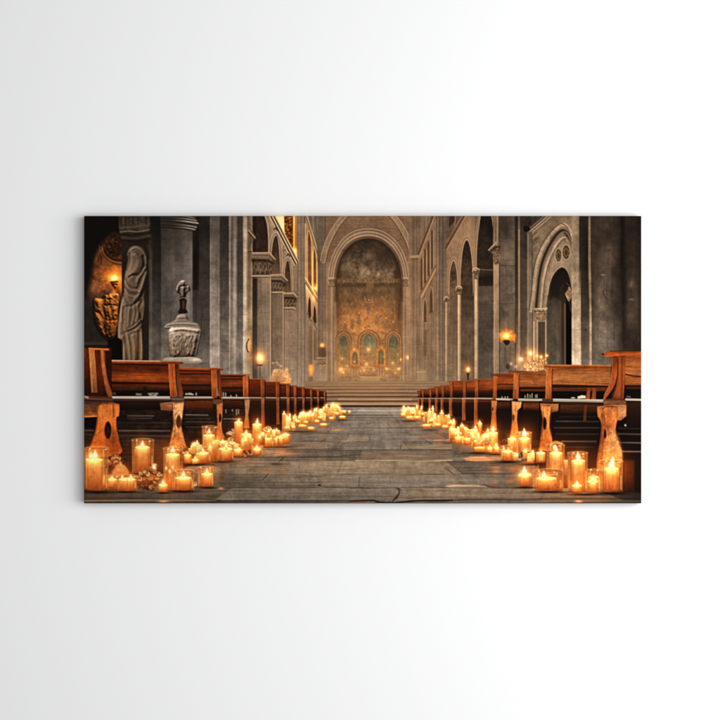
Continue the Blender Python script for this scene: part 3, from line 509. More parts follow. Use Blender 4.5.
def paint_right_nave():
    profile(408.6, 210, 500, 405, [
        (216, [(408, (112, 94, 77)), (414, (96, 82, 68)), (430, (118, 102, 85)), (436, (92, 80, 67)), (446, (100, 86, 72)), (470, (118, 101, 84)), (474, (110, 94, 77)), (500, (60, 51, 43))]),
        (290, [(408, (134, 112, 90)), (414, (108, 92, 76)), (420, (114, 97, 79)), (430, (120, 101, 80)), (436, (106, 91, 75)), (446, (112, 95, 78)), (457, (106, 90, 73)), (474, (100, 85, 69)), (500, (84, 74, 64))]),
        (345, [(408, (126, 107, 87)), (420, (108, 93, 76)), (430, (112, 96, 78)), (446, (112, 97, 81)), (450, (104, 89, 72)), (457, (98, 84, 68)), (474, (82, 73, 63)), (500, (88, 79, 68))]),
        (385, [(408, (132, 113, 92)), (430, (124, 109, 91)), (446, (124, 110, 93)), (457, (124, 109, 91)), (474, (112, 101, 87)), (500, (116, 105, 92))])], tex=STL)
    for k, x in enumerate(np.arange(410, 447, 1.35)):
        line([(x, 212), (x + rnd.uniform(-.1, .1), 384)], rnd.uniform(.4, .8), rnd.choice([(150, 130, 106), (72, 60, 48), (84, 70, 56), (140, 121, 99)]), soft=.4, a=rnd.uniform(.12, .4))
    # far gallery between its two slanting cornices
    poly([(417.6, 258), (434.6, 214), (436, 214), (436, 268), (420, 296), (418, 296)], [(124, 105, 85), (120, 99, 78), (124, 100, 74)], soft=.6, tex=STL)
    for x, y0, y1 in ((421.4, 257, 290), (425, 248, 283), (428.6, 240, 276), (432, 229, 269)):
        poly([(x - .9, y1), (x - .9, y0 + 3), (x, y0), (x + .9, y0 + 3), (x + 1, y1)], (74, 60, 46), soft=.5)
        line([(x + 1.6, y0 + 2), (x + 1.6, y1)], .7, (166, 142, 114), a=.6)
    line([(433.6, 215), (417.8, 256)], 1.9, (82, 64, 48), soft=.4); line([(435.4, 214), (419, 257)], .8, (164, 138, 108), a=.7)
    line([(435.8, 266), (420.4, 294)], 1.6, (104, 80, 56), soft=.4); line([(436, 269), (421.6, 297)], 2.2, (156, 128, 94), soft=.5, a=.9); line([(436, 272), (422.6, 299)], .8, (84, 66, 48), a=.6)
    for P in (cr([(423.8, 322), (423.8, 308), (425, 299.6), (426.6, 307), (426.8, 322)]), cr([(429, 314), (429.2, 298), (430.8, 288), (432.4, 297), (432.6, 312)])):
        poly(P, (76, 60, 45), soft=.6); line([(x * 1.0 + (x - 427) * .12, y - 1.4) for x, y in P], .7, (160, 136, 106), a=.55)
    line([(421.8, 296), (422.6, 345)], .9, (148, 126, 100), a=.6); rect(423.6, 330, 427, 356, (78, 64, 50), soft=1, a=.5)
    line([(411, 257), (418.4, 256.4)], 2.6, (146, 123, 98), soft=.5); line([(411, 259.6), (418, 259)], .9, (80, 65, 51), a=.7)
    rect(427, 366, 449, 384, (112, 98, 82), soft=1.5, a=.5, tex=STL)
    for y in (362, 365.4): line([(436.4, y), (448, y)], .9, (146, 130, 109), a=.6)
    for x in (437, 440.4, 444, 447.6): line([(x, 364), (x, 384)], .8, (150, 134, 113) if int(x) % 2 else (82, 71, 59), a=.5)
    poly([(416.4, 382), (417.4, 370), (425, 370), (426, 382)], (140, 122, 98), soft=.9, a=.7); line([(416, 372), (426, 372)], .8, (168, 148, 120), a=.6)
    # pier
    profile(436, 212, 447.2, 384, [(216, [(436, (92, 80, 67)), (438, (118, 103, 87)), (439, (82, 71, 60)), (441.6, (104, 91, 77)), (442.4, (76, 66, 55)), (445, (100, 87, 73)), (447, (78, 66, 54))]),
                                    (384, [(436, (118, 103, 85)), (438, (140, 123, 103)), (439, (106, 92, 77)), (441.6, (126, 111, 93)), (442.4, (104, 91, 76)), (445, (126, 110, 92)), (447, (104, 90, 74))])], tex=STL)
    # spandrel wall of the right arcade and its cornice
    poly([(446.4, 247), (466.5, 213), (474.6, 213), (474.6, 272), (461, 296), (446.8, 300)], [(122, 101, 80), (128, 106, 84), (118, 99, 79), (108, 91, 73)], soft=.6, tex=STL)
    poly([(446.8, 212), (464, 212), (447, 242)], [(80, 66, 52), (98, 80, 62)], soft=.6, tex=STL)
    for P in ([(449, 228), (449.4, 216), (452, 212), (455, 216), (454.6, 221)],): poly(P, (56, 43, 32), soft=.6)
    line([(456, 212), (454.6, 226)], .9, (150, 126, 100), a=.6)
    line([(466, 213), (446, 248)], 2.2, (88, 64, 43), soft=.4); line([(467.6, 213), (447.2, 249)], .9, (160, 132, 102), soft=.4, a=.8); line([(463.6, 213), (446, 243)], .7, (136, 110, 84), a=.6)
    # openings
    A1 = cr([(449.8, 302), (449.6, 286), (450.4, 272), (452, 264), (453.6, 261.4), (455.2, 265), (456.6, 274), (457.2, 288), (457.2, 302)])
    A2 = cr([(461, 302), (460.8, 280), (461.6, 262), (463.6, 247), (466.4, 240.8), (469, 244), (471.2, 256), (472.4, 272), (472.6, 302)])
    A3 = cr([(477.2, 300), (476.8, 270), (477.4, 246), (479.4, 226), (482.4, 212), (489.5, 212), (492.4, 226), (493.4, 246), (493.6, 300)])
    for P, cc in ((A1, [(64, 50, 37), (82, 66, 51), (94, 78, 62)]), (A2, [(40, 30, 22), (60, 48, 36), (82, 68, 54)]), (A3, [(26, 20, 15), (44, 35, 27), (66, 54, 42)])):
        cx = (P[0][0] + P[-1][0]) / 2; w = P[-1][0] - P[0][0]
        for q, c, a, lw in ((1 + 4.6 / w, (156, 131, 104), .7, .9), (1 + 3.2 / w, (96, 79, 62), .7, .8), (1 + 1.6 / w, (164, 140, 112), .75, 1.0)):
            line([(cx + (x - cx) * q, y - (q - 1) * w * .9) for x, y in P if y < 296], lw, c, soft=.4, a=a)
        poly(P, cc, soft=.4, tex=[('stone', .22), ('blob', .18), ('fine', .08)])
    # lower walls seen through them
    rect(449.8, 300, 457.2, 386, [(92, 77, 61), (106, 90, 72), (122, 105, 85)], soft=.5, tex=STL)
    rect(461, 296, 474.4, 386, [(62, 51, 40), (92, 77, 62), (84, 71, 57), (94, 82, 68)], soft=.5, tex=ST)
    rect(461, 285, 472.6, 300, (54, 43, 33), soft=1.2, a=.8, tex=ST)
    rect(478, 269, 493.8, 286.4, [(66, 54, 43), (36, 29, 23), (46, 37, 29)], soft=.5, tex=ST)
    line([(478, 269.4), (493.6, 270.4)], .9, (104, 87, 69), a=.8)
    rect(478.2, 286.2, 494, 386, [(80, 71, 61), (76, 68, 59), (72, 65, 56), (80, 72, 62), (92, 84, 74)], soft=.5, tex=ST)
    glow(485, 299, 5, 3, (16, 14, 12))
    # wall right of the third opening
    profile(493, 210, 533.4, 405, [
        (216, [(493, (84, 70, 56)), (497, (112, 95, 77)), (499.4, (70, 59, 48)), (500, (62, 54, 45)), (506, (58, 51, 43)), (514, (70, 62, 52)), (515, (40, 33, 27)), (517.6, (34, 28, 23)), (518.2, (92, 79, 66)), (519.8, (78, 67, 55)), (520.2, (50, 42, 34)), (526, (46, 38, 31)), (527.5, (84, 74, 63)), (533, (70, 60, 50))]),
        (262, [(493, (120, 102, 83)), (499.4, (100, 86, 71)), (500.4, (80, 70, 60)), (508, (98, 87, 75)), (514.6, (96, 85, 73)), (515.4, (52, 43, 35)), (517.6, (42, 34, 28)), (518.4, (126, 108, 88)), (519.8, (104, 89, 73)), (520.4, (72, 60, 48)), (526.6, (66, 55, 45)), (527.4, (104, 92, 79)), (530, (112, 100, 86)), (533, (78, 66, 54))]),
        (305, [(493, (108, 94, 78)), (500, (84, 74, 63)), (508, (90, 80, 70)), (514.6, (100, 90, 79)), (515.4, (76, 66, 56)), (517.6, (60, 51, 42)), (518.6, (132, 114, 94)), (519.8, (116, 100, 82)), (520.4, (74, 64, 54)), (526.6, (76, 66, 56)), (527.4, (112, 101, 88)), (530.6, (106, 95, 82)), (533, (84, 72, 59))]),
        (345, [(493, (108, 96, 81)), (500, (90, 81, 70)), (514.6, (112, 96, 78)), (515.4, (84, 72, 60)), (518.6, (150, 126, 98)), (520, (132, 112, 88)), (520.6, (94, 81, 66)), (526.6, (104, 89, 71)), (527.6, (146, 126, 100)), (533, (128, 107, 82))]),
        (385, [(493, (122, 110, 95)), (514, (118, 105, 90)), (520, (140, 122, 101)), (533, (140, 120, 96))])], tex=ST)
    glow(503, 256, 5, 14, (16, 14, 12)); glow(506, 232, 4, 7, (34, 28, 23), a=.5, mode='mix'); line([(500.4, 265.6), (514.6, 266.2)], .8, (56, 47, 39), a=.7); line([(500, 304), (515, 303.4)], .6, (60, 52, 44), a=.5); line([(520.6, 309), (527, 309)], .6, (40, 33, 27), a=.5)
    line([(514.9, 216), (515.2, 384)], .8, (58, 49, 40), a=.6); line([(519, 230), (519, 372)], 1.0, (158, 136, 110), soft=.4, a=.55)
    # their columns
    def column(xc, w, yc, yt, yb, top):
        poly([(xc - w / 2, yc), (xc + w / 2, yc), (xc + w / 2, 386), (xc - w / 2, 386)], [(196, 172, 142), (140, 118, 94)][::1] if 0 else [(172, 148, 120), (178, 155, 128), (168, 148, 124), (158, 141, 119)], soft=.4, tex=STL)
        line([(xc + w / 2 - .5, yc), (xc + w / 2 - .5, 384)], .9, (88, 74, 60), soft=.5, a=.75)
        line([(xc - w / 2 - .3, yc), (xc - w / 2 - .3, 384)], .6, (64, 52, 41), soft=.4, a=.6)
        poly([(xc - w * .95, yt + 2.4), (xc - w * .6, yt), (xc + w * .6, yt), (xc + w * .95, yt + 2.4), (xc + w * .55, yb), (xc - w * .5, yb)], [(146, 124, 100), (92, 76, 60), (120, 101, 81)], soft=.6, tex=[('fine', .3), ('grain', .2)])
        line(cr([(xc - w * 1.0, yt + 3), (xc - w * .7, yt + .4), (xc, yt - .4), (xc + w * .8, yt + 1)]), .9, (186, 162, 132), soft=.4, a=.8)
        line([(xc - w * .7, yt + 3.4), (xc + w * .9, yt + 3.2)], .8, (48, 38, 29), soft=.5, a=.7); line([(xc - w * .6, yb), (xc + w * .6, yb)], .8, (70, 57, 45), a=.6)
    column(446.4, 2.4, 300, 297, 302, 0); column(459.2, 3.4, 294, 286.6, 294.6, 0); column(476.2, 3.8, 279, 268.4, 279, 0)
    poly([(494.2, 262), (498.8, 262), (499, 386), (494.4, 386)], [(150, 128, 103), (142, 122, 99), (124, 108, 90), (140, 124, 105)], soft=.4, tex=STL); line([(494.2, 262), (494.4, 384)], .9, (182, 156, 126), soft=.4, a=.6)
    line([(497.6, 214), (497.2, 243)], 1.3, (150, 129, 105), a=.7); line([(494.6, 214), (494.2, 243)], 1.0, (150, 128, 102), a=.6); line([(499.3, 214), (499.6, 384)], .9, (52, 44, 36), a=.7)
    poly(cr([(488.6, 250.6), (491.4, 247), (496, 243), (499.4, 243.6), (499.2, 249), (500.4, 258), (498.6, 264), (494, 264), (493, 255)], closed=True), [(140, 119, 96), (76, 63, 50), (116, 98, 79), (92, 77, 61)], soft=.6, tex=[('fine', .35), ('grain', .25)])
    line(cr([(488.6, 250.4), (492, 246.6), (496, 243)]), 1.0, (176, 152, 123), a=.8); line(cr([(491, 251.6), (495, 248), (499.4, 247)]), 1.6, (36, 28, 22), soft=.6, a=.8)
    for k in range(20):
        x, y = rnd.uniform(493.5, 499), rnd.uniform(250, 263); line([(x, y), (x + rnd.uniform(-1, 1), y + rnd.uniform(-1.6, 1.6))], .7, rnd.choice([(166, 143, 116), (44, 35, 28), (58, 47, 37)]), a=.5)
    # fan-shaped sconce
    glow(506.4, 333, 8, 10, (44, 26, 8))
    P = [(500.2, 341), (499.4, 334), (502, 332), (503.6, 329.6), (505.6, 331), (507, 328.4), (509, 331), (512, 329.6), (513, 333), (515.6, 334.6), (515.4, 342.4), (511.6, 340.6), (506.4, 339.6)]
    poly(P, [(150, 94, 42), (214, 138, 58), (196, 116, 44)], soft=1.6, tex=[('fine', .2)])
    for k in range(15):
        an = -3.0 + k * .2; r = rnd.uniform(6.5, 10.5)
        line([(506.4, 337), (506.4 + r * math.cos(an), 337.4 + r * .95 * math.sin(an))], .7, rnd.choice([(255, 200, 112), (240, 168, 84), (150, 88, 36)]), soft=.6, a=.4)
    glow(506.2, 336, 5.5, 4, (110, 74, 26)); glow(506.2, 335.8, 2, 1.7, (120, 120, 100)); ell(506.1, 335.8, 1.7, 1.3, (255, 240, 196), soft=.7)
    poly(cr([(503, 341), (507, 340), (510, 341.4), (508, 345), (505.6, 345)], closed=True), (44, 34, 27), soft=.7)
    for k in range(8): line([(502 + k * .9, 346), (506 + rnd.uniform(-1, 3), 358)], .6, (120, 97, 72), a=.25)
    # candle on its stand
    glow(468, 369.6, 7, 8, (50, 29, 10)); glow(468, 369.6, 2.2, 2.6, (150, 92, 36)); ell(468, 369.4, .9, 1.5, (255, 226, 170), soft=.6)
    poly([(466.4, 373), (469.6, 373), (469, 376), (468.4, 381), (467.6, 381), (467, 376)], (56, 42, 32), soft=.5)


def paint_portal():
    def R(P): return Z(490, 200, P, 4.235)
    # gable and wall of the portal
    poly([(528, 236), (530, 230), (549, 212), (581, 212), (581, 386), (532, 386), (531, 300)], [(112, 97, 80), (120, 104, 86), (126, 110, 92), (136, 120, 101)], soft=.6, tex=ST)
    poly([(527, 212), (549, 212), (530, 230), (527, 231)], (58, 49, 41), soft=.5, tex=ST)
    for d, w, c in ((-1.4, .9, (140, 122, 101)), (0, 1.1, (46, 37, 30)), (1.6, .9, (164, 145, 121)), (3.4, .8, (70, 58, 47)), (4.8, 1.0, (160, 140, 116)), (7, .7, (84, 71, 58))):
        line([(528.6, 231 + d), (550.6, 212 + d)], w, c, soft=.4, a=.8)
    poly(cr([(523.4, 227.4), (526, 225.6), (529, 227), (530, 230), (527, 232.4), (524, 231)], closed=True), (24, 19, 15), soft=.6)
    rect(525.6, 214, 531, 226, (40, 33, 27), soft=1, a=.8, tex=[('fine', .3)]); rect(527.4, 232, 532, 385, [(92, 81, 68), (112, 100, 86), (118, 104, 88), (144, 124, 99)], soft=.5, a=.9, tex=STL)
    line([(528, 234), (528, 380)], .8, (150, 134, 114), a=.6); line([(532.2, 236), (532.4, 380)], .8, (56, 47, 38), a=.7)
    for y in (236, 240, 246): line([(533, y + 2), (538, y - 2)], 1.2, (150, 132, 110) if y != 240 else (60, 50, 41), a=.6)
    rect(533, 240, 537, 252, (96, 83, 68), soft=.8, a=.6, tex=[('fine', .3)])
    # orders of the arch
    outer = R(cr([(172, 470), (182, 400), (188, 330), (200, 262), (226, 196), (262, 142), (292, 112), (312, 105), (330, 118), (344, 146), (352, 190), (356, 240)]))
    line(outer, 3.2, (156, 138, 116), soft=.5, tex=STL)
    line([(x - 1.7, y - .8) for x, y in outer], .9, (66, 55, 45), soft=.5, a=.8)
    mid = R(cr([(196, 470), (204, 390), (210, 330), (224, 262), (250, 200), (282, 150), (306, 132), (322, 140), (336, 166)]))
    line(mid, 3.6, (50, 40, 32), soft=.7); line([(x + 1.2, y + .9) for x, y in mid], 1.4, (118, 102, 84), soft=.5, a=.9)
    inn = R(cr([(214, 460), (220, 400), (226, 338), (242, 268), (270, 206), (298, 168), (316, 160), (330, 172)]))
    line(inn, 2.2, (158, 140, 117), soft=.5, tex=STL); line([(x + 1.5, y + 1) for x, y in inn], .8, (80, 67, 54), soft=.5, a=.8)
    for k in range(len(outer) - 1):
        if k % 5 == 2:
            x, y = outer[k]; line([(x - 1.4, y - .6), (x + 1.2, y + .8)], .5, (76, 64, 53), a=.45)
    # tympanum
    poly(R(cr([(228, 470), (236, 390), (252, 300), (280, 222), (306, 180), (326, 176), (342, 200), (352, 260), (352, 400), (344, 330), (326, 298), (304, 284), (282, 296), (262, 326), (250, 360), (240, 430), (238, 470)], n=4)), [(128, 111, 91), (140, 122, 101), (130, 113, 93)], soft=.6, tex=STL)
    for cx, cy, rx, ry in ((558.4, 255.4, 3.0, 6.4), (566, 252.4, 3.6, 7.0)):
        ell(cx, cy, rx + .9, ry + .9, (162, 143, 118), soft=.5, a=.7); ell(cx, cy, rx, ry, (84, 71, 50), soft=.5, tex=[('fine', .3)])
        ell(cx, cy, rx * .62, ry * .62, (118, 100, 66), soft=.5, a=.7); ell(cx + .2, cy + .4, rx * .36, ry * .4, (52, 43, 31), soft=.5, a=.8)
        for k in range(6):
            an = k * 1.05; line([(cx, cy), (cx + rx * .9 * math.cos(an), cy + ry * .9 * math.sin(an))], .5, (56, 46, 32), a=.6)
    # opening
    op = R([(238, 700), (240, 440), (244, 400)] + cr([(250, 362), (262, 326), (282, 297), (304, 284), (322, 294), (336, 322), (344, 362), (346, 410)]) + [(347, 700)])
    poly(op, [(30, 23, 17), (58, 49, 40), (78, 69, 59), (78, 70, 60), (86, 77, 66)], soft=.5, tex=ST)
    line(op[2:-1], 1.1, (170, 151, 126), soft=.4, a=.8)
    poly(R(cr([(256, 366), (270, 326), (290, 300), (306, 292), (322, 302), (336, 330), (342, 372), (330, 380), (312, 360), (300, 380), (296, 420), (270, 410), (254, 420)], closed=True)), (26, 19, 14), soft=2.6, a=.75)
    poly(R([(296, 420), (306, 372), (322, 352), (344, 380), (346, 700), (296, 700)]), [(30, 23, 17), (60, 47, 34), (52, 41, 31), (64, 53, 42)], soft=.8)
    poly(R([(320, 380), (345, 372), (347, 700), (321, 700)]), [(24, 16, 11), (12, 8, 5), (10, 7, 5)], soft=.5)
    line(R([(317, 440), (318, 700)]), 1.0, (122, 103, 80), soft=.5, a=.8); line(R([(298, 430), (300, 700)]), .8, (112, 99, 84), a=.5)
    poly(R(cr([(318, 398), (326, 384), (334, 368), (342, 378), (346, 400), (340, 424), (330, 428)], closed=True)), (128, 107, 81), soft=.7, tex=[('fine', .35)])
    for p in (((322, 350), (336, 366)), ((336, 430), (341, 470))): line(R(p), .8, (96, 74, 50), a=.7)
    # right jamb, dark reveal and thin shaft
    profile(571.6, 212, 641.8, 405, [
        (216, [(571, (112, 98, 82)), (574, (128, 112, 93)), (578.6, (112, 99, 84)), (579.4, (44, 36, 29)), (584, (40, 33, 26)), (588, (44, 36, 29)), (588.4, (112, 97, 79)), (590.2, (124, 107, 87)), (590.8, (52, 43, 35)), (596, (52, 44, 36)), (606, (60, 51, 42)), (618, (44, 36, 29)), (622, (22, 17, 12)), (626, (40, 33, 26)), (634, (36, 29, 22)), (641.5, (26, 20, 15))]),
        (262, [(571, (140, 123, 103)), (574, (132, 117, 99)), (578.6, (124, 111, 95)), (579.6, (54, 45, 37)), (583, (42, 35, 29)), (587.6, (26, 20, 16)), (588.4, (112, 97, 79)), (590.2, (134, 116, 94)), (590.8, (56, 47, 38)), (600, (68, 58, 49)), (610, (72, 62, 52)), (618, (44, 36, 29)), (622, (22, 17, 13)), (627, (40, 33, 27)), (634, (48, 40, 33)), (641.5, (30, 24, 19))]),
        (305, [(571, (164, 146, 124)), (574, (160, 143, 122)), (579, (154, 137, 116)), (580.6, (150, 133, 112)), (581, (62, 53, 44)), (588.8, (60, 52, 43)), (589.4, (128, 112, 92)), (591, (150, 131, 107)), (591.6, (66, 57, 48)), (600, (84, 75, 65)), (612, (78, 69, 59)), (620, (54, 46, 38)), (623.6, (34, 27, 22)), (628, (66, 56, 47)), (636, (66, 56, 47)), (641.5, (40, 33, 27))]),
        (345, [(571, (184, 165, 142)), (576, (186, 168, 146)), (580.6, (180, 161, 138)), (581.2, (92, 82, 72)), (584, (80, 72, 63)), (588.8, (92, 83, 73)), (589.6, (150, 133, 112)), (591.2, (164, 146, 122)), (592, (84, 75, 65)), (600, (98, 90, 80)), (610, (96, 88, 78)), (618, (74, 66, 57)), (623.6, (44, 36, 30)), (628, (52, 43, 36)), (641.5, (44, 36, 29))]),
        (385, [(571, (190, 172, 149)), (580.8, (184, 166, 143)), (581.4, (104, 95, 85)), (589, (104, 95, 85)), (589.8, (150, 135, 115)), (591.2, (156, 140, 118)), (592, (92, 84, 74)), (612, (100, 92, 82)), (641.5, (52, 43, 35))])], tex=ST)
    for x, y, rx, ry, c in ((602, 300, 6, 16, (16, 14, 12)), (608, 252, 6, 9, (14, 12, 10)), (600, 330, 7, 14, (12, 11, 10)), (631, 284, 3, 5, (30, 27, 23)), (632, 299.4, 3, 1.4, (40, 36, 32)), (630, 318, 4, 10, (12, 10, 8)), (603, 275, 2, 1, (40, 36, 31)), (612, 262, 3, 5, (16, 13, 11))): glow(x, y, rx, ry, c, tex=[('blob', .5)])
    for x, y, rx, ry in ((614, 272, 4, 6), (608, 236, 5, 7), (616, 310, 5, 9), (598, 246, 4, 7), (628, 335, 6, 9), (612, 292, 3, 5)): glow(x, y, rx, ry, (30, 24, 19), a=.4, mode='mix')
    line(cr([(602.6, 291), (604, 295), (606.6, 299)]), 1.1, (40, 33, 27), a=.7); ell(585.6, 330, 1, 1.4, (44, 38, 32), a=.7); ell(612.4, 302, 1.6, 1.8, (50, 43, 36), a=.5, soft=.8)
    for y in (323,): line([(581, y), (589, y)], .6, (120, 110, 98), a=.5)
    for y in (298, 330): line([(572, y), (580.6, y - .6)], .6, (120, 104, 86), a=.5)
    for k in range(14):
        x, y = rnd.uniform(592, 640), rnd.uniform(218, 345)
        line(cr([(x, y), (x + rnd.uniform(-2, 2), y + rnd.uniform(2, 5)), (x + rnd.uniform(-2, 2), y + rnd.uniform(5, 11))]), rnd.uniform(.5, 1.4), rnd.choice([(30, 24, 19), (36, 29, 24), (104, 94, 82)]), soft=.9, a=.22)
    # capital of the inner shaft and shafts below
    rect(537.6, 322, 545.4, 386, [(74, 63, 52), (70, 60, 50), (112, 92, 68)], soft=.5, tex=STL)
    for x in (537.4, 545.6): line([(x, 320), (x, 384)], 1.1, (176, 152, 122), soft=.4, a=.75)
    poly([(534.4, 308.4), (547, 307.6), (546, 312), (545, 320), (537, 320), (535.6, 312)], [(156, 136, 110), (112, 94, 72), (132, 112, 86)], soft=.6, tex=[('fine', .35), ('grain', .2)])
    line([(534.2, 309), (547, 308.4)], 1.0, (186, 164, 134), a=.8); line([(535.4, 311.4), (546, 311)], .8, (60, 48, 37), a=.7)
    line([(533.8, 322), (534, 384)], 1.3, (202, 168, 124), soft=.5, a=.7)
    # candelabrum and flowers
    glow(532, 360, 12, 11, (46, 28, 10))
    poly(cr([(523, 370), (524, 364), (528, 361), (533, 360.6), (538, 361), (545, 359), (547, 364), (545, 370)], closed=True), (190, 146, 92), soft=1.4, a=.7, tex=[('fine', .4)])
    for k in range(40):
        x, y = rnd.uniform(524, 546), rnd.uniform(360, 370)
        ell(x, y, rnd.uniform(.4, 1), rnd.uniform(.5, 1.3), rnd.choice([(244, 206, 150), (226, 178, 112), (104, 72, 42), (140, 100, 60), (255, 226, 178)]), a=.65)
    for x, y, r in ((530.5, 353.2, 2.1), (521, 359.2, 2.1), (541, 357, 1.8), (547, 355.6, 1.1), (537, 356, .8)):
        glow(x, y, r * 2.4, r * 2.4, (66, 38, 12)); glow(x, y, r * .9, r * .95, (150, 110, 60)); ell(x, y, r * .42, r * .6, (255, 242, 206), soft=.6)
    for p in (((530.5, 356), (530.5, 364)), ((521, 362), (521, 370)), ((541, 359), (540, 366))): line(p, 1, (204, 160, 100), a=.7)
    for x, y in ((515.6, 366.6), (526, 367), (511, 364)): glow(x, y, 1.4, 1.6, (90, 66, 36))
    line([(505, 346), (507, 366)], .8, (70, 56, 43), a=.5); ell(507.6, 366.6, 1.8, 2.8, (58, 48, 38), soft=.8, a=.8)


def paint_steps():
    rect(304, 381, 450, 409, [(120, 102, 82), (126, 106, 85), (120, 100, 80), (130, 107, 85)], soft=.8, tex=[('hor', .06), ('fine', .05)])
    rect(337, 381, 400, 409, (150, 124, 88), soft=8, a=.3)
    for y, w, c, a in ((383.6, .6, (112, 96, 77), .5), (386.4, .7, (96, 78, 60), .65), (389.4, 1.0, (90, 70, 52), .75), (393.0, 1.1, (82, 61, 44), .8), (396.7, 1.3, (72, 52, 37), .85), (401.2, 1.5, (74, 54, 39), .8), (406.2, 2.0, (50, 37, 28), .92)):
        line(cr([(306, y + .4), (340, y - .1), (370, y), (408, y - .1), (450, y + .5)], n=3), w, c, soft=.4, a=a, tex=[('hor', .2)])
        line([(312, y - w * .5 - 1.0), (446, y - w * .5 - 1.0)], .9, (168, 141, 111), soft=.4, a=.3)
    rect(338, 398.6, 412, 400.2, (188, 158, 120), soft=.6, a=.5, tex=[('hor', .2)]); rect(330, 402.4, 420, 404.6, (176, 148, 114), soft=.8, a=.5, tex=[('hor', .2)])


def paint_joints():
    """mortar joints and drip stains of the masonry"""
    for x0, x1, y0, y1, st, dark in ((199.6, 209.6, 222, 372, 19, 24), (210.4, 219.6, 226, 372, 27, 60), (220.6, 229, 220, 374, 17, 26), (237.8, 243, 222, 374, 23, 30), (257.6, 270.2, 282, 376, 15, 62), (272.4, 283, 298, 380, 14, 66), (285, 296, 313, 380, 13, 70), (297.6, 305, 220, 384, 12, 66), (318, 328, 222, 380, 13, 62), (401, 408, 292, 380, 12, 74), (410, 436, 306, 366, 14, 66), (436.4, 447, 222, 384, 13, 60), (447.4, 457, 306, 380, 12, 60), (461.4, 473.6, 310, 380, 14, 48), (478.6, 493.6, 292, 378, 16, 42), (500.4, 514.6, 222, 380, 18, 40), (520.4, 526.6, 224, 380, 21, 34), (546, 560, 316, 380, 15, 44), (572, 580.6, 270, 384, 20, 90), (592, 622, 226, 346, 24, 38)):
        y = y0 + rnd.uniform(0, st); r = 0
        while y < y1:
            yy = y + rnd.uniform(-.6, .6)
            line(cr([(x0, yy), ((x0 + x1) / 2, yy + rnd.uniform(-.4, .4)), (x1, yy + rnd.uniform(-.3, .3))], n=3), rnd.uniform(.45, .75), (dark * 1.04, dark * .95, dark * .86), soft=.45, a=rnd.uniform(.08, .28))
            line([(x0, yy + .8), (x1, yy + .8)], .5, (dark * 2.4, dark * 2.2, dark * 2.0), soft=.5, a=.13)
            if x1 - x0 > 9 and rnd.random() < .6:
                x = rnd.uniform(x0 + 2, x1 - 2); line([(x, yy), (x, yy + st * .9)], .5, (dark, dark * .92, dark * .84), soft=.45, a=.22)
            y += st * rnd.uniform(.8, 1.2)
        for k in range(3):
            x = rnd.uniform(x0 + 1, x1 - 1); y = rnd.uniform(y0, y1 - 20); w = rnd.uniform(.6, 1.8)
            poly([(x - w / 2, y), (x + w / 2, y), (x + w * .3, y + rnd.uniform(10, 34)), (x - w * .3, y + rnd.uniform(10, 34))], rnd.choice([(dark * .8, dark * .7, dark * .6), (dark * 2.2, dark * 2.0, dark * 1.8)]), soft=1.1, a=.16)
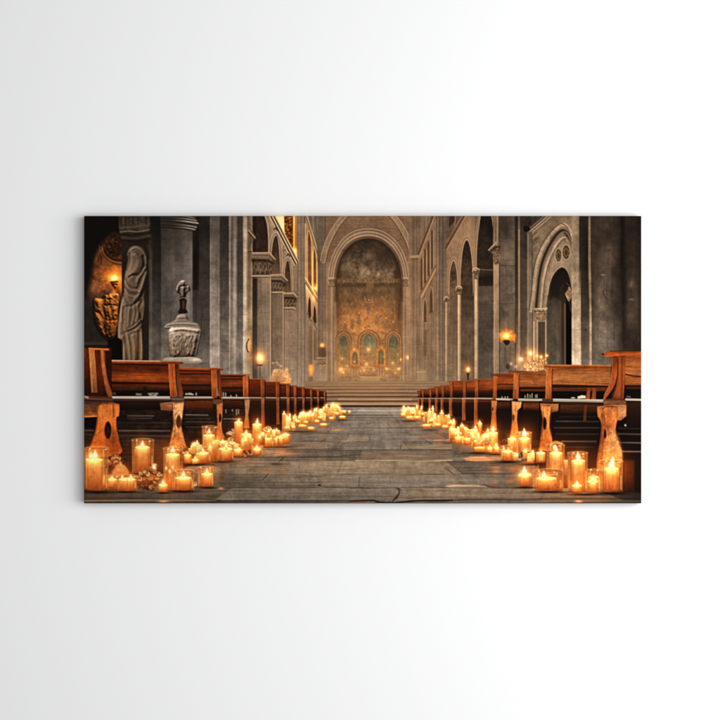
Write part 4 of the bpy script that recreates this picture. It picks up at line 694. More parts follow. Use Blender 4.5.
# ---------------------------------------------------------------- the flagstone aisle
def paint_floor():
    F = [('hor', .07), ('fine', .07), ('stone', .14), ('blob', .05), ('grain', .03)]
    profile(80, 407.4, 645, 508, [
        (408, [(84, (60, 46, 34)), (290, (96, 84, 72)), (330, (120, 112, 102)), (368, (136, 130, 122)), (410, (118, 110, 101)), (450, (92, 78, 66)), (641, (50, 38, 28))]),
        (414, [(84, (58, 44, 32)), (300, (96, 82, 68)), (340, (106, 97, 87)), (368, (112, 105, 96)), (405, (106, 97, 88)), (440, (98, 82, 67)), (641, (48, 37, 28))]),
        (432, [(84, (60, 46, 34)), (260, (92, 74, 58)), (330, (104, 91, 79)), (368, (104, 94, 84)), (420, (104, 92, 80)), (470, (92, 76, 62)), (641, (44, 35, 27))]),
        (455, [(84, (44, 34, 26)), (200, (80, 66, 53)), (270, (106, 90, 75)), (368, (108, 95, 82)), (440, (106, 93, 80)), (520, (84, 71, 59)), (641, (34, 28, 22))]),
        (478, [(84, (40, 34, 28)), (180, (66, 57, 48)), (220, (86, 75, 64)), (300, (108, 95, 81)), (380, (110, 98, 85)), (470, (104, 91, 78)), (530, (82, 71, 61)), (641, (30, 25, 21))]),
        (494, [(84, (50, 45, 40)), (130, (66, 60, 54)), (210, (76, 68, 60)), (300, (90, 79, 68)), (400, (104, 92, 79)), (480, (98, 86, 74)), (560, (70, 62, 55)), (641, (24, 22, 20))]),
        (503, [(84, (38, 34, 30)), (200, (56, 48, 41)), (300, (76, 65, 55)), (400, (92, 80, 68)), (500, (80, 69, 59)), (600, (46, 40, 35)), (641, (24, 22, 20))])], tex=F)
    # slabs: each one a little lighter, darker, warmer
    rows = [409, 411.5, 414.5, 418, 422.5, 427.8, 433, 441, 450, 457, 460.4, 474, 487.6, 500.2]
    for k in range(len(rows) - 1):
        y0, y1 = rows[k], rows[k + 1]
        f0, f1 = (y0 - 397) / 60, (y1 - 397) / 60
        u = -6 + rnd.random()
        while u < 6:
            du = rnd.uniform(.9, 2.6)
            P = [(368 + u * 62 * f0, y0), (368 + (u + du) * 62 * f0, y0), (368 + (u + du) * 62 * f1, y1), (368 + u * 62 * f1, y1)]
            if max(p[0] for p in P) > 84 and min(p[0] for p in P) < 641:
                v = rnd.uniform(-1, 1)
                c = (150, 128, 104) if v > .35 else (122, 112, 102) if v > 0 else (64, 55, 47)
                poly(P, c, soft=.5, a=rnd.uniform(.14, .44), tex=[('hor', .10), ('blob', .12)])
                if rnd.random() < .5: line([(P[0][0], y1), (P[1][0], y1)], .6, (50, 42, 35), soft=.5, a=.3)
                if rnd.random() < .7: line([P[1], P[2]], .6, (50, 42, 35), soft=.4, a=.35)
            u += du
    # streaks of wear
    for k in range(150):
        y = 409 + 92 * rnd.random() ** .8
        w = (y - 397) * rnd.uniform(.12, .9); x = rnd.uniform(190, 560)
        c = rnd.choice([(60, 51, 43), (70, 60, 51), (52, 44, 37), (140, 124, 104), (128, 112, 95), (150, 126, 98)])
        line(cr([(x - w, y + rnd.uniform(-.6, .6)), (x - w * .3, y + rnd.uniform(-.8, .8)), (x + w * .4, y + rnd.uniform(-.8, .8)), (x + w, y)], n=3), rnd.uniform(.4, 1.1), c, soft=.6, a=rnd.uniform(.10, .34))
    for x, y, rx, ry, c in ((330, 465, 34, 5, (12, 10, 8)), (400, 472, 30, 6, (-6, -6, -6)), (300, 480, 40, 5, (10, 9, 7)), (395, 455, 30, 3, (14, 9, 4)), (345, 441, 12, 1.6, (24, 18, 10)), (428, 446.4, 22, 1.8, (34, 27, 17)), (460, 470, 20, 8, (-10, -9, -8)), (440, 495, 50, 3, (4, 3, 2)), (330, 495, 60, 3, (-8, -7, -6))):
        glow(x, y, rx, ry, c, tex=[('hor', .8)])
    # traced joints, light arrises and cracks
    J = [([(240, 449.6), (283, 449.2), (345, 450), (400, 449.6), (452, 450)], 1.0, .75), ([(300, 457.2), (330, 456.8), (349, 457)], 1.3, .85), ([(250, 457.4), (300, 457.2)], .8, .5), ([(343, 455.6), (352, 455), (361, 454.6)], 1.2, .6), ([(252, 473.2), (300, 472.6), (352, 474)], .7, .4), ([(318, 485), (324, 486.6), (340, 487), (362, 487.2)], 1.1, .7), ([(350, 488), (398, 487.6), (450, 487.4), (500, 488)], 1.0, .75), ([(350, 427.8), (400, 428), (430, 427.4)], .8, .6), ([(274, 441.4), (340, 441)], .6, .35), ([(369, 436.6), (369.6, 441)], 1.1, .6), ([(401.6, 444), (400.6, 449)], 1.2, .7), ([(360.8, 450.4), (359.6, 455.6)], 1.4, .7), ([(360, 477), (358.6, 487)], 1.3, .75), ([(408, 474.6), (440, 474.2)], .7, .5), ([(374, 435.4), (420, 435)], .6, .4), ([(350, 441.6), (369, 441.4)], .8, .5), ([(300, 433.4), (350, 433)], .6, .4), ([(310, 420.4), (420, 420)], .6, .35),
         ([(440, 462), (470, 461.8), (500, 461)], .9, .6), ([(444, 468), (448, 470), (452, 473)], 1.2, .6), ([(483, 484), (490, 486.6), (500, 487.6), (520, 488)], 1.3, .75), ([(470, 474.6), (516, 474)], .7, .5), ([(212, 481), (240, 480), (262, 480.4)], .8, .5), ([(220, 467.8), (260, 467), (275, 468)], .8, .5)]
    for P, w, a in J:
        line(cr(P), w * .9, (52, 43, 36), soft=.55, a=a * .72, tex=[('hor', .3)])
        line([(x, y + w * .9) for x, y in cr(P)], .5, (140, 122, 101), soft=.4, a=a * .45)
    line(cr([(356, 460.4), (390, 460), (420, 460.6), (452, 460)]), 1.1, (166, 142, 110), soft=.4, a=.8, tex=[('hor', .3)])
    rect(361, 451, 452, 459.6, (124, 102, 82), soft=1, a=.4, tex=[('hor', .2)]); rect(401.6, 444.6, 452, 449, (140, 122, 98), soft=.6, a=.6, tex=[('hor', .15)]); rect(350, 437, 369, 441, (138, 117, 90), soft=.6, a=.5, tex=[('hor', .15)])
    rect(322, 476, 358, 486.4, (122, 109, 94), soft=.8, a=.4, tex=[('hor', .15)])
    line(cr([(283.6, 457.4), (281.4, 459.6), (279.6, 461.6)]), .9, (48, 39, 32), a=.7); glow(277, 464, 8, 1.4, (44, 36, 30), a=.6, mode='mix'); line(cr([(268.6, 473.4), (266.6, 475.4), (263.2, 479.2)]), .9, (52, 43, 35), a=.6)
    ell(319.6, 485, 1.4, 1, (36, 28, 23), a=.8)
    for P in ([(321, 441.4), (324, 440), (326, 439)], [(340, 446), (344, 443.6), (349, 441.8)], [(332, 449), (338, 448.8), (343, 447.6)], [(425, 439.6), (429, 442), (432, 444)], [(446, 466), (450, 471), (455, 475)]): line(cr(P), 1.0, (62, 52, 43), soft=.6, a=.4)
    # bottom course with its broken corner
    line([(84, 500.6), (130, 500.2), (180, 500), (216, 500.2)], 1.7, (112, 94, 76), soft=.5, a=.75); line([(84, 498.6), (140, 498.2), (200, 498.6), (222, 500.4)], .8, (40, 33, 27), a=.6)
    poly(cr([(397.6, 488.4), (398.6, 492), (396, 496), (392, 500.6), (393.6, 500.8), (397.6, 497.4), (399.8, 492.6), (399, 488.6)], closed=True), (40, 32, 26), soft=.5, a=.75); line(cr([(396, 488), (399, 488.6), (401, 489.4)]), .8, (44, 35, 28), a=.7)
    line(cr([(350, 501), (372, 500.2), (377, 501.4), (383, 502.2), (394, 502.4), (404, 501.6), (418, 500.4), (432, 500.2), (452, 500)]), 1.5, (20, 15, 12), soft=.45, a=.9)
    rect(350, 501.4, 374, 504, (112, 84, 62), soft=.6, a=.7); line([(84, 503.2), (640, 503.2)], 1.0, (42, 33, 27), soft=.6, a=.6); line(cr([(452, 499.8), (480, 499), (520, 499.4), (560, 498.6), (640, 498.4)]), .9, (30, 25, 20), soft=.5, a=.75); line(cr([(450, 501.6), (520, 501.4), (580, 500.8), (640, 501)]), 1.4, (98, 82, 66), soft=.6, a=.6)
    line(cr([(200, 501.6), (260, 500.6), (320, 500.8), (352, 500.6)]), 1.0, (50, 40, 33), soft=.5, a=.7)
    # light of the candles lying on the stone
    for x, y, rx, ry, c, a in ((163.6, 501.2, 5, .9, (255, 160, 90), .6), (221, 488, 3, 1.2, (226, 146, 96), .7), (222, 476, 3, 8, (70, 40, 22), .35), (284, 453.6, 11, 1.8, (190, 122, 74), .7), (284, 451, 10, 3, (160, 104, 64), .35), (267, 470, 8, 3, (150, 96, 60), .4), (283, 470, 2.4, 5, (150, 92, 54), .35), (336, 429.5, 6, 1.4, (176, 130, 86), .6), (322, 437, 8, 1.2, (150, 112, 78), .5), (438, 437, 5, 5, (170, 108, 58), .4), (426, 436, 6, 2, (170, 112, 64), .45), (440, 444, 2.4, 6, (150, 92, 50), .3), (496, 470, 4, 3, (206, 130, 84), .6), (492, 468.8, 8, 5, (150, 98, 64), .35), (511, 470, 5, 4, (140, 88, 54), .35), (510, 480.6, 5, 3, (170, 104, 62), .45), (494, 482, 4, 4, (150, 98, 64), .4), (578.6, 501, 3.6, 1.2, (250, 150, 84), .6), (600, 501, 12, .9, (150, 96, 60), .35), (545, 501, 6, .9, (140, 88, 56), .4), (300, 446, 30, 3, (130, 92, 60), .25)):
        glow(x, y, rx, ry, c, a=a, mode='mix', tex=[('hor', .35)])
    poly([(463, 458), (470, 456.6), (484, 456.4), (494, 460.4), (476, 461), (466, 460)], (216, 148, 98), soft=.9, a=.7, tex=[('hor', .25)])
    poly([(444.6, 486), (452, 484.4), (478, 484.6), (486, 487), (470, 487), (450, 487.2)], (178, 146, 114), soft=.8, a=.75, tex=[('hor', .2)])
    rect(470, 456, 500, 461, (200, 134, 88), soft=1.4, a=.3)
    rect(334, 409, 408, 411.6, (160, 154, 146), soft=1, a=.45, tex=[('hor', .3)])
    for k in range(16): line([(rnd.uniform(335, 360), 409.5 + k * .6), (rnd.uniform(375, 410), 409.5 + k * .6)], .6, rnd.choice([(160, 154, 146), (78, 70, 62)]), a=.25)


# ---------------------------------------------------------------- benches
WD = [('wood', .16), ('blob', .10), ('grain', .02)]
WV = [('woodv', .14), ('blob', .10), ('grain', .02)]


def bench_dark():
    """the shade under and behind both rows of benches"""
    poly([(84, 396), (326, 396), (326, 409), (300, 425), (262, 436), (222, 452), (180, 470), (84, 492)], (35, 22, 14), soft=1.2, tex=[('wood', .3), ('blob', .3)])
    poly([(641.4, 396), (418, 396), (418, 408), (440, 420), (470, 434), (510, 452), (560, 478), (641.4, 494)], (35, 22, 14), soft=1.2, tex=[('wood', .3), ('blob', .3)])
    glow(150, 445, 26, 10, (20, 11, 5)); glow(590, 450, 26, 12, (16, 8, 4))


def kneelers():
    for x0, x1, y, w, v in ((84, 93.4, 430.2, 1.2, 92), (84, 92.6, 434.4, 1.0, 78), (128, 154, 415.6, 1.3, 96), (128, 152, 418, 1.0, 70), (118, 170, 422.6, 1.0, 62), (119, 170, 430.6, 1.6, 104), (119, 170, 435.6, 1.4, 78), (121, 168, 426.4, .8, 44), (122, 166, 440.6, 1.1, 52),
                           (186, 208, 414.8, 1.4, 120), (185, 210, 418.4, .9, 60), (186, 214, 421.8, .9, 84), (186, 212, 427, 1.0, 70), (187, 206, 432, .9, 50), (224, 241, 418.8, 1.2, 120), (224, 242, 422, .9, 64), (251, 260, 410, 4, 96), (224, 240, 427, .8, 44)):
        line([(x0, y), (x1, y + .2)], w, g(v * .9, .3), soft=.6, a=.7, tex=[('hor', .35)])
    for x0, x1, y, w, v in ((556, 596, 421.2, 1.2, 78), (554, 597, 427.6, 1.4, 66), (560, 596, 416.4, 1.0, 40), (556, 596, 434, 1.0, 56), (562, 594, 441.2, 1.4, 84), (560, 592, 446, .8, 44), (620, 641, 428, 1.2, 62), (620, 641, 434, 1.4, 80), (622, 641, 442.4, 1.3, 92), (618, 641, 451, 1.4, 96), (520, 541, 416, 1.3, 84), (520, 541, 420.4, 1.0, 62), (522, 541, 426, .9, 50), (500, 511, 411.4, 2.2, 132), (500, 510, 416.8, 1.2, 80), (500, 509, 421, .8, 52)):
        line([(x0, y), (x1, y + .2)], w, g(v * .9, .3), soft=.6, a=.7, tex=[('hor', .35)])
    for x, y, h in ((236.6, 411, 7), (232.6, 409.4, 3), (226, 411, 3), (238.6, 411, 5)): line([(x, y - h / 2), (x, y + h / 2)], 1.1, (160, 146, 128), a=.7)
    for x, y, w, h in ((279.8, 409.6, 2.8, 1.1), (486.6, 411, 1, 2.2), (479, 409.6, .8, 2), (470.6, 409.6, 1.7, 1.2), (459, 409.6, 1.2, 1), (628.6, 424.6, 4.4, 2.2), (584.4, 0, 1, 1)):
        if y: ell(x, y, w, h, (206, 188, 164), soft=.6, a=.75)


def back_l(x0, x1, yt, yb, sk=1.0, br=.88):
    """a bench back seen from the aisle, left row: cap, panel, rail"""
    m = lambda c: tuple(v * br for v in c)
    H = yb - yt
    poly([(x0, yt), (x1, yt + .3), (x1, yb), (x0, yb)], [m((78, 30, 8)), m((112, 50, 13)), m((138, 66, 20)), m((96, 42, 12)), m((46, 20, 9)), m((26, 13, 8))], soft=.4, tex=WD)
    line([(x0, yt + H * .13), (x1, yt + H * .13 + .2)], H * .07, m((132, 58, 16)), soft=.4, a=.8)
    line([(x0, yt + H * .2), (x1, yt + H * .2)], H * .04, m((48, 20, 8)), soft=.4, a=.8)
    line([(x0, yt + H * .60), (x1, yt + H * .60)], H * .06, m((34, 15, 8)), soft=.5, a=.8)
    line([(x0, yt + H * .73), (x1, yt + H * .73)], H * .07, m((90, 42, 16)), soft=.6, a=.6)


def paint_benches_left():
    kneelers()
    # far benches first
    far = [(317, 325.6, 390.6), (311, 319, 389.4), (303.6, 312.4, 388.2), (295, 304.6, 386.8), (287, 296.6, 385.4), (276.6, 289.6, 383.6), (264, 279.4, 381.6), (248, 264.6, 378.8)]
    for k, (x0, x1, yt) in enumerate(far):
        d = .75 + k * .035
        yb = 397.4; fb = 408.6 + (x1 < 318) * 3 + max(0, (318 - x1)) * .33
        poly([(x0, yt), (x1, yt + .3), (x1, yb), (x0, yb)], [(104 * d, 50 * d, 20 * d), (96 * d, 42 * d, 14 * d), (84 * d, 36 * d, 12 * d), (44 * d, 20 * d, 10 * d)], soft=.4, tex=WD)
        line([(x0 - .5, yt), (x1 + .3, yt + .3)], 1.0, (170 * d, 92 * d, 44 * d), soft=.4, a=.8)
        rect(x0, yb, x1, fb, [(58, 29, 14), (34, 17, 9), (20, 11, 7)], soft=.5)
        rect(x0, 398.6, x1, 400.6, (92, 48, 22), soft=.5, a=.7)
        line([(x0, 397.6), (x1, 397.8)], .9 + (k > 4) * .5, (196, 160, 124), soft=.4, a=.75)
        w = 1.6 + k * .28
        poly([(x1 - w, yt + .6), (x1, yt + .8), (x1 + .2, 397.6), (x1 - w + .3, 397.6)], [(132, 68, 27), (136, 70, 28), (92, 44, 17)], soft=.4, tex=WV)
        line([(x1 - w + .2, yt + 1), (x1 - w + .4, 397)], .6, (208, 130, 68), soft=.4, a=.6)
        poly([(x1 - w * .9, 398), (x1 + .4, 398), (x1 - .1, 404), (x1 + .5, fb), (x1 - w * .9, fb)], [(140, 92, 54), (112, 60, 28), (126, 64, 27)], soft=.5, tex=WV)
        line([(x1 + .6, yt + 2), (x1 + .8, fb - 1)], .8, (22, 11, 7), soft=.4, a=.8)
    # fourth bench
    rect(219.6, 374.6, 245, 399, (34, 16, 9), soft=.4); back_l(221, 245.5, 374.8, 396.6)
    line([(219, 374.4), (249.6, 374.8)], 1.2, (152, 84, 40), soft=.4); line([(220, 376.2), (249, 376.4)], 1.0, (64, 28, 12), a=.8)
    for x, y, h in ((223.6, 394.4, 3.6), (225.8, 394.6, 3.2), (236.6, 395.6, 1.6), (231, 396, 1.2)): line([(x, y - h / 2), (x, y + h / 2)], 1.1, (190, 176, 158), a=.75)
    line([(222, 397.6), (248.6, 397.8)], 1.8, (176, 156, 134), soft=.4); line([(222, 399.2), (248, 399.2)], .9, (92, 58, 34), a=.8)
    rect(223, 400.4, 243, 409, [(76, 36, 13), (52, 25, 11), (24, 13, 8)], soft=.6, tex=WD)
    poly([(243, 376), (248.6, 376), (248.6, 397), (243.4, 397)], [(168, 88, 36), (176, 92, 38), (130, 62, 22)], soft=.4, tex=WV); line([(243.4, 377), (243.8, 396)], .7, (216, 136, 74), a=.6); line([(248.9, 377), (249, 397)], .8, (26, 13, 8), a=.8)
    poly([(244.6, 399.6), (250, 399.4), (249.6, 406), (248.4, 415), (249.8, 428), (243.6, 428), (245.6, 414)], [(160, 118, 80), (150, 96, 54), (140, 78, 34)], soft=.5, tex=WV)
    # third bench
    rect(178, 368, 214, 400, (30, 14, 8), soft=.4); back_l(180, 212, 368.4, 396.2)
    poly([(177.4, 367.6), (180, 366.8), (222, 368.2), (224, 369.8), (220, 370.8), (178, 369.6)], [(170, 100, 52), (104, 50, 20)], soft=.35, tex=WD); line([(180, 370.6), (212, 371.4)], .8, (40, 17, 8), a=.8)
    line([(182, 385.4), (210, 385.8)], 1.0, (54, 24, 10), a=.8)
    for x, y, w, h in ((186.6, 394, 1.4, 1), (190, 393.8, 2.4, 1.2), (196.4, 394, .7, 1.6), (192.6, 394.4, 1.4, .8)): ell(x, y, w, h, (196, 182, 164), soft=.5, a=.75)
    line([(184.4, 397.4), (213.6, 397.4)], 2.0, (172, 152, 130), soft=.4); line([(184, 399.2), (214, 399.2)], 1.0, (84, 52, 30), a=.8)
    rect(185, 400.6, 213.4, 411, [(96, 46, 14), (86, 40, 13), (40, 20, 10)], soft=.7, tex=WD)
    poly([(211.4, 370), (217, 370), (217, 398), (212.2, 398)], [(168, 86, 32), (176, 92, 36), (128, 60, 20)], soft=.4, tex=WV); line([(211.6, 371), (212.4, 397)], .7, (206, 124, 64), a=.6)
    poly([(217.4, 370), (220.4, 370), (221.6, 390), (223.4, 397), (219.6, 398), (218, 388)], [(104, 50, 18), (126, 62, 22), (110, 54, 20)], soft=.4, tex=WV); line([(217.3, 371), (218.2, 396)], .8, (36, 16, 8), a=.8)
    poly([(213, 399.4), (223, 399), (222.4, 403), (218, 404.6), (213.6, 404)], (98, 66, 42), soft=.5)
    relief([(216, 403.6), (223, 402), (222.8, 412), (221.6, 424), (223.6, 440), (216, 441), (217.4, 420)], [(168, 100, 50), (176, 98, 44), (158, 82, 34)], (), rnd_=1.8, amb=.50, dif=.66, light=(.25, .5, .8), noise=.25, field='blob', soft=.5, tex=WV)
    ell(220.2, 417.8, 1.3, 4.6, (34, 16, 8), soft=.4); line([(216.3, 404), (217.2, 425), (216.4, 440)], .8, (66, 34, 16), a=.8)
    # second bench
    rect(104, 362, 174, 402, (24, 11, 7), soft=.4)
    poly([(105, 361), (171, 361.6), (171, 383), (105, 381.5)], [(74, 29, 8), (84, 35, 9), (108, 47, 12), (134, 64, 18), (118, 56, 16)], soft=.4, tex=WD)
    glow(140, 376.4, 22, 2.6, (34, 20, 5)); glow(156, 370, 7, 3, (36, 18, 8), a=.5, mode='mix'); glow(116, 370, 8, 3, (60, 24, 8), a=.5, mode='mix')
    for k in range(16):
        x, y = rnd.uniform(108, 150), rnd.uniform(365, 380); line(cr([(x, y), (x + 8, y + rnd.uniform(-.6, .6)), (x + rnd.uniform(12, 22), y)]), .6, rnd.choice([(70, 28, 8), (160, 82, 28)]), a=.3)
    line([(105, 382.4), (171, 383.4)], 1.6, (36, 15, 7), soft=.5); rect(106, 384, 171, 390.6, [(84, 37, 12), (74, 34, 13), (46, 21, 10)], soft=.7, tex=WD); line([(150, 386), (170, 386.6)], .8, (128, 72, 34), soft=.5, a=.6)
    poly([(104.6, 359.8), (182, 361.4), (184.4, 362.2), (182, 364), (105, 363)], [(206, 150, 112), (150, 76, 32), (96, 38, 10)], soft=.35, tex=WD); line([(105, 360.4), (160, 361)], .7, (226, 186, 156), soft=.4, a=.8); line([(106, 364.2), (170, 365)], .9, (36, 15, 7), a=.85)
    rect(118, 391, 168, 396, (22, 12, 8), soft=.6, a=.9); rect(143.4, 387, 147, 396, (34, 18, 11), soft=.5)
    for x0, x1, y, v in ((136, 142, 394.2, 128), (148, 158.6, 393.6, 132), (113, 116, 393.4, 90), (149, 157, 395.4, 150)): rect(x0, y - 1, x1, y + 1.2, g(v, .2), soft=.6, a=.75, tex=[('fine', .4)])
    poly([(112, 396.2), (170, 396.2), (171, 399.4), (112, 398.8)], [(196, 180, 164), (168, 150, 134), (124, 106, 92)], soft=.4, tex=[('hor', .1)]); line([(112, 400.2), (171, 400.6)], 1.3, (74, 52, 40), soft=.5, a=.9)
    rect(114, 402.4, 172, 410, [(44, 22, 12), (30, 15, 9), (18, 10, 7)], soft=.8)
    poly([(168.6, 363.6), (175.2, 363.8), (175.4, 380), (177.2, 397), (170.6, 397), (169.4, 380)], [(160, 80, 28), (176, 90, 34), (150, 72, 24)], soft=.4, tex=WV); line([(169, 364.4), (170, 382), (171, 396)], .8, (206, 126, 66), soft=.4, a=.7); line([(172.6, 366), (173.4, 396)], .7, (104, 48, 16), a=.6)
    poly([(175.4, 364), (179.2, 364.2), (180.4, 380), (183.6, 393), (183, 397.4), (178, 397), (176.4, 382)], [(84, 40, 17), (118, 60, 26), (126, 68, 34)], soft=.4, tex=WV); line([(175.6, 365), (176.6, 382), (178.4, 396)], .9, (34, 15, 8), soft=.4, a=.85)
    poly([(171, 397), (184.4, 396.6), (184.4, 401.4), (172, 401.6)], [(66, 46, 36), (112, 92, 76), (48, 30, 20)], soft=.5)
    poly([(160, 403), (172, 401.6), (184.4, 401.2), (184, 409.6), (172, 411), (161, 410)], [(124, 84, 54), (150, 96, 56), (96, 54, 27)], soft=.6, tex=WD)
    relief([(172.4, 402.4), (183.8, 402), (183, 414), (181, 424), (184, 437), (187.4, 450), (168, 452), (170.6, 438), (173.4, 424)], [(212, 146, 92), (214, 146, 90), (188, 112, 58), (150, 82, 38)], [([(174, 404), (175, 424), (172, 444)], .7, -1.0), ([(179, 411), (176, 416), (175.6, 424), (178.6, 431), (182, 425), (182.2, 417), (179, 411)], .7, 1.0)], rnd_=2.6, amb=.50, dif=.66, light=(.25, .5, .8), noise=.25, field='blob', soft=.5, tex=[('woodv', .12), ('blob', .16), ('fine', .1)])
    line([(172.8, 404), (173.6, 424), (170.4, 440)], 1.0, (92, 48, 20), soft=.5, a=.8)
    ell(178.8, 421.6, 2.9, 6.6, (118, 66, 32), soft=.5); ell(178.8, 421.8, 2.0, 5.4, (52, 27, 14), soft=.4)
    for k in range(5): line(cr([(177.4, 417.6 + k * 2), (178.8, 418.4 + k * 2), (180.2, 417.4 + k * 2)]), .6, (168, 104, 56), a=.6)
    rect(154, 440, 168, 470, (78, 46, 24), soft=3, a=.45)
    # first bench, cut by the edge of the print
    rect(82, 348, 112, 404, (52, 19, 7), soft=.5, tex=WD)
    poly([(84, 347), (90, 350), (92, 393), (84, 396)], [(104, 40, 10), (76, 28, 8), (36, 15, 7)], soft=.6, tex=WV)
    poly([(88.6, 347.8), (109.4, 348.6), (109, 350.6), (89, 350)], [(226, 128, 54), (180, 88, 30)], soft=.4)
    poly([(89, 349.8), (95, 350), (96.6, 370), (98.4, 392.6), (91.6, 392.4), (90.4, 372)], [(186, 112, 54), (178, 110, 56), (150, 90, 46), (112, 62, 30)], soft=.4, tex=WV); line([(90, 351), (91.4, 372), (92.4, 392)], .9, (214, 146, 84), soft=.5, a=.6)
    poly([(95, 350), (101, 350), (103, 366), (106, 382), (109.6, 395), (98, 394)], [(86, 32, 9), (96, 38, 10), (48, 20, 9)], soft=.5, tex=WV)
    poly(cr([(100.8, 350), (104.6, 350.4), (105.8, 366), (108.4, 381), (112.6, 394), (109.8, 398), (106.6, 392), (103.2, 376), (101.4, 362)], n=4), [(170, 96, 40), (160, 92, 42), (134, 74, 34)], soft=.4, tex=WV); line(cr([(104.4, 351), (105.8, 368), (109, 384), (112.6, 395)]), .8, (96, 48, 20), a=.7)
    poly([(84, 395), (112, 397), (114, 400), (84, 399)], [(60, 28, 14), (104, 66, 44)], soft=.5); line([(84, 396.4), (88, 397.4)], 2.2, (150, 128, 112), soft=.5); line([(84, 398.6), (112, 400.4)], 1.0, (148, 94, 58), soft=.5, a=.5)
    poly([(84, 400.4), (113, 401.4), (119.6, 404), (119, 412), (116, 416.4), (84, 416.8)], [(62, 36, 23), (104, 66, 40), (116, 68, 34), (172, 96, 40)], soft=.5, tex=[('wood', .14), ('blob', .2)])
    line([(84, 416.8), (97, 416)], 1.3, (232, 140, 66), soft=.4, a=.8); poly([(84, 417.8), (97, 417.4), (95, 428), (84, 429)], (16, 9, 6), soft=.5)
    relief(cr([(98, 405), (108, 402.6), (118.8, 404.6), (119.2, 415), (116.6, 418), (117, 428), (119.4, 440), (120.4, 454), (90, 456), (92.4, 440), (96, 428), (97.4, 416)], closed=True, n=4), [(176, 98, 40), (196, 106, 40), (190, 98, 34), (164, 80, 26), (124, 60, 20)], [([(113.6, 404), (114, 416)], .7, -1.2), ([(108, 418), (108, 442)], 5, 1.5)], rnd_=2.6, amb=.50, dif=.66, light=(.25, .5, .8), noise=.25, field='blob', soft=.5, tex=[('woodv', .12), ('blob', .12), ('fine', .06)])
    glow(104, 418, 4, 9, (44, 28, 12)); glow(114, 440, 5, 10, (60, 26, 8), a=.5, mode='mix'); line([(113.4, 404), (113.8, 416)], .8, (110, 54, 20), a=.7); poly([(114.6, 403.6), (119.6, 404.4), (119, 415.6), (115, 416.4)], (214, 124, 54), soft=.6, a=.6)
    ell(108.2, 430.2, 3.8, 9.2, (110, 48, 14), soft=.5); ell(108.2, 430.4, 3.0, 8, (30, 13, 7), soft=.4); line(cr([(107, 425), (108, 430), (107, 436)]), .8, (84, 38, 16), a=.7); ell(109.2, 430, .8, 3, (66, 30, 14), a=.7)


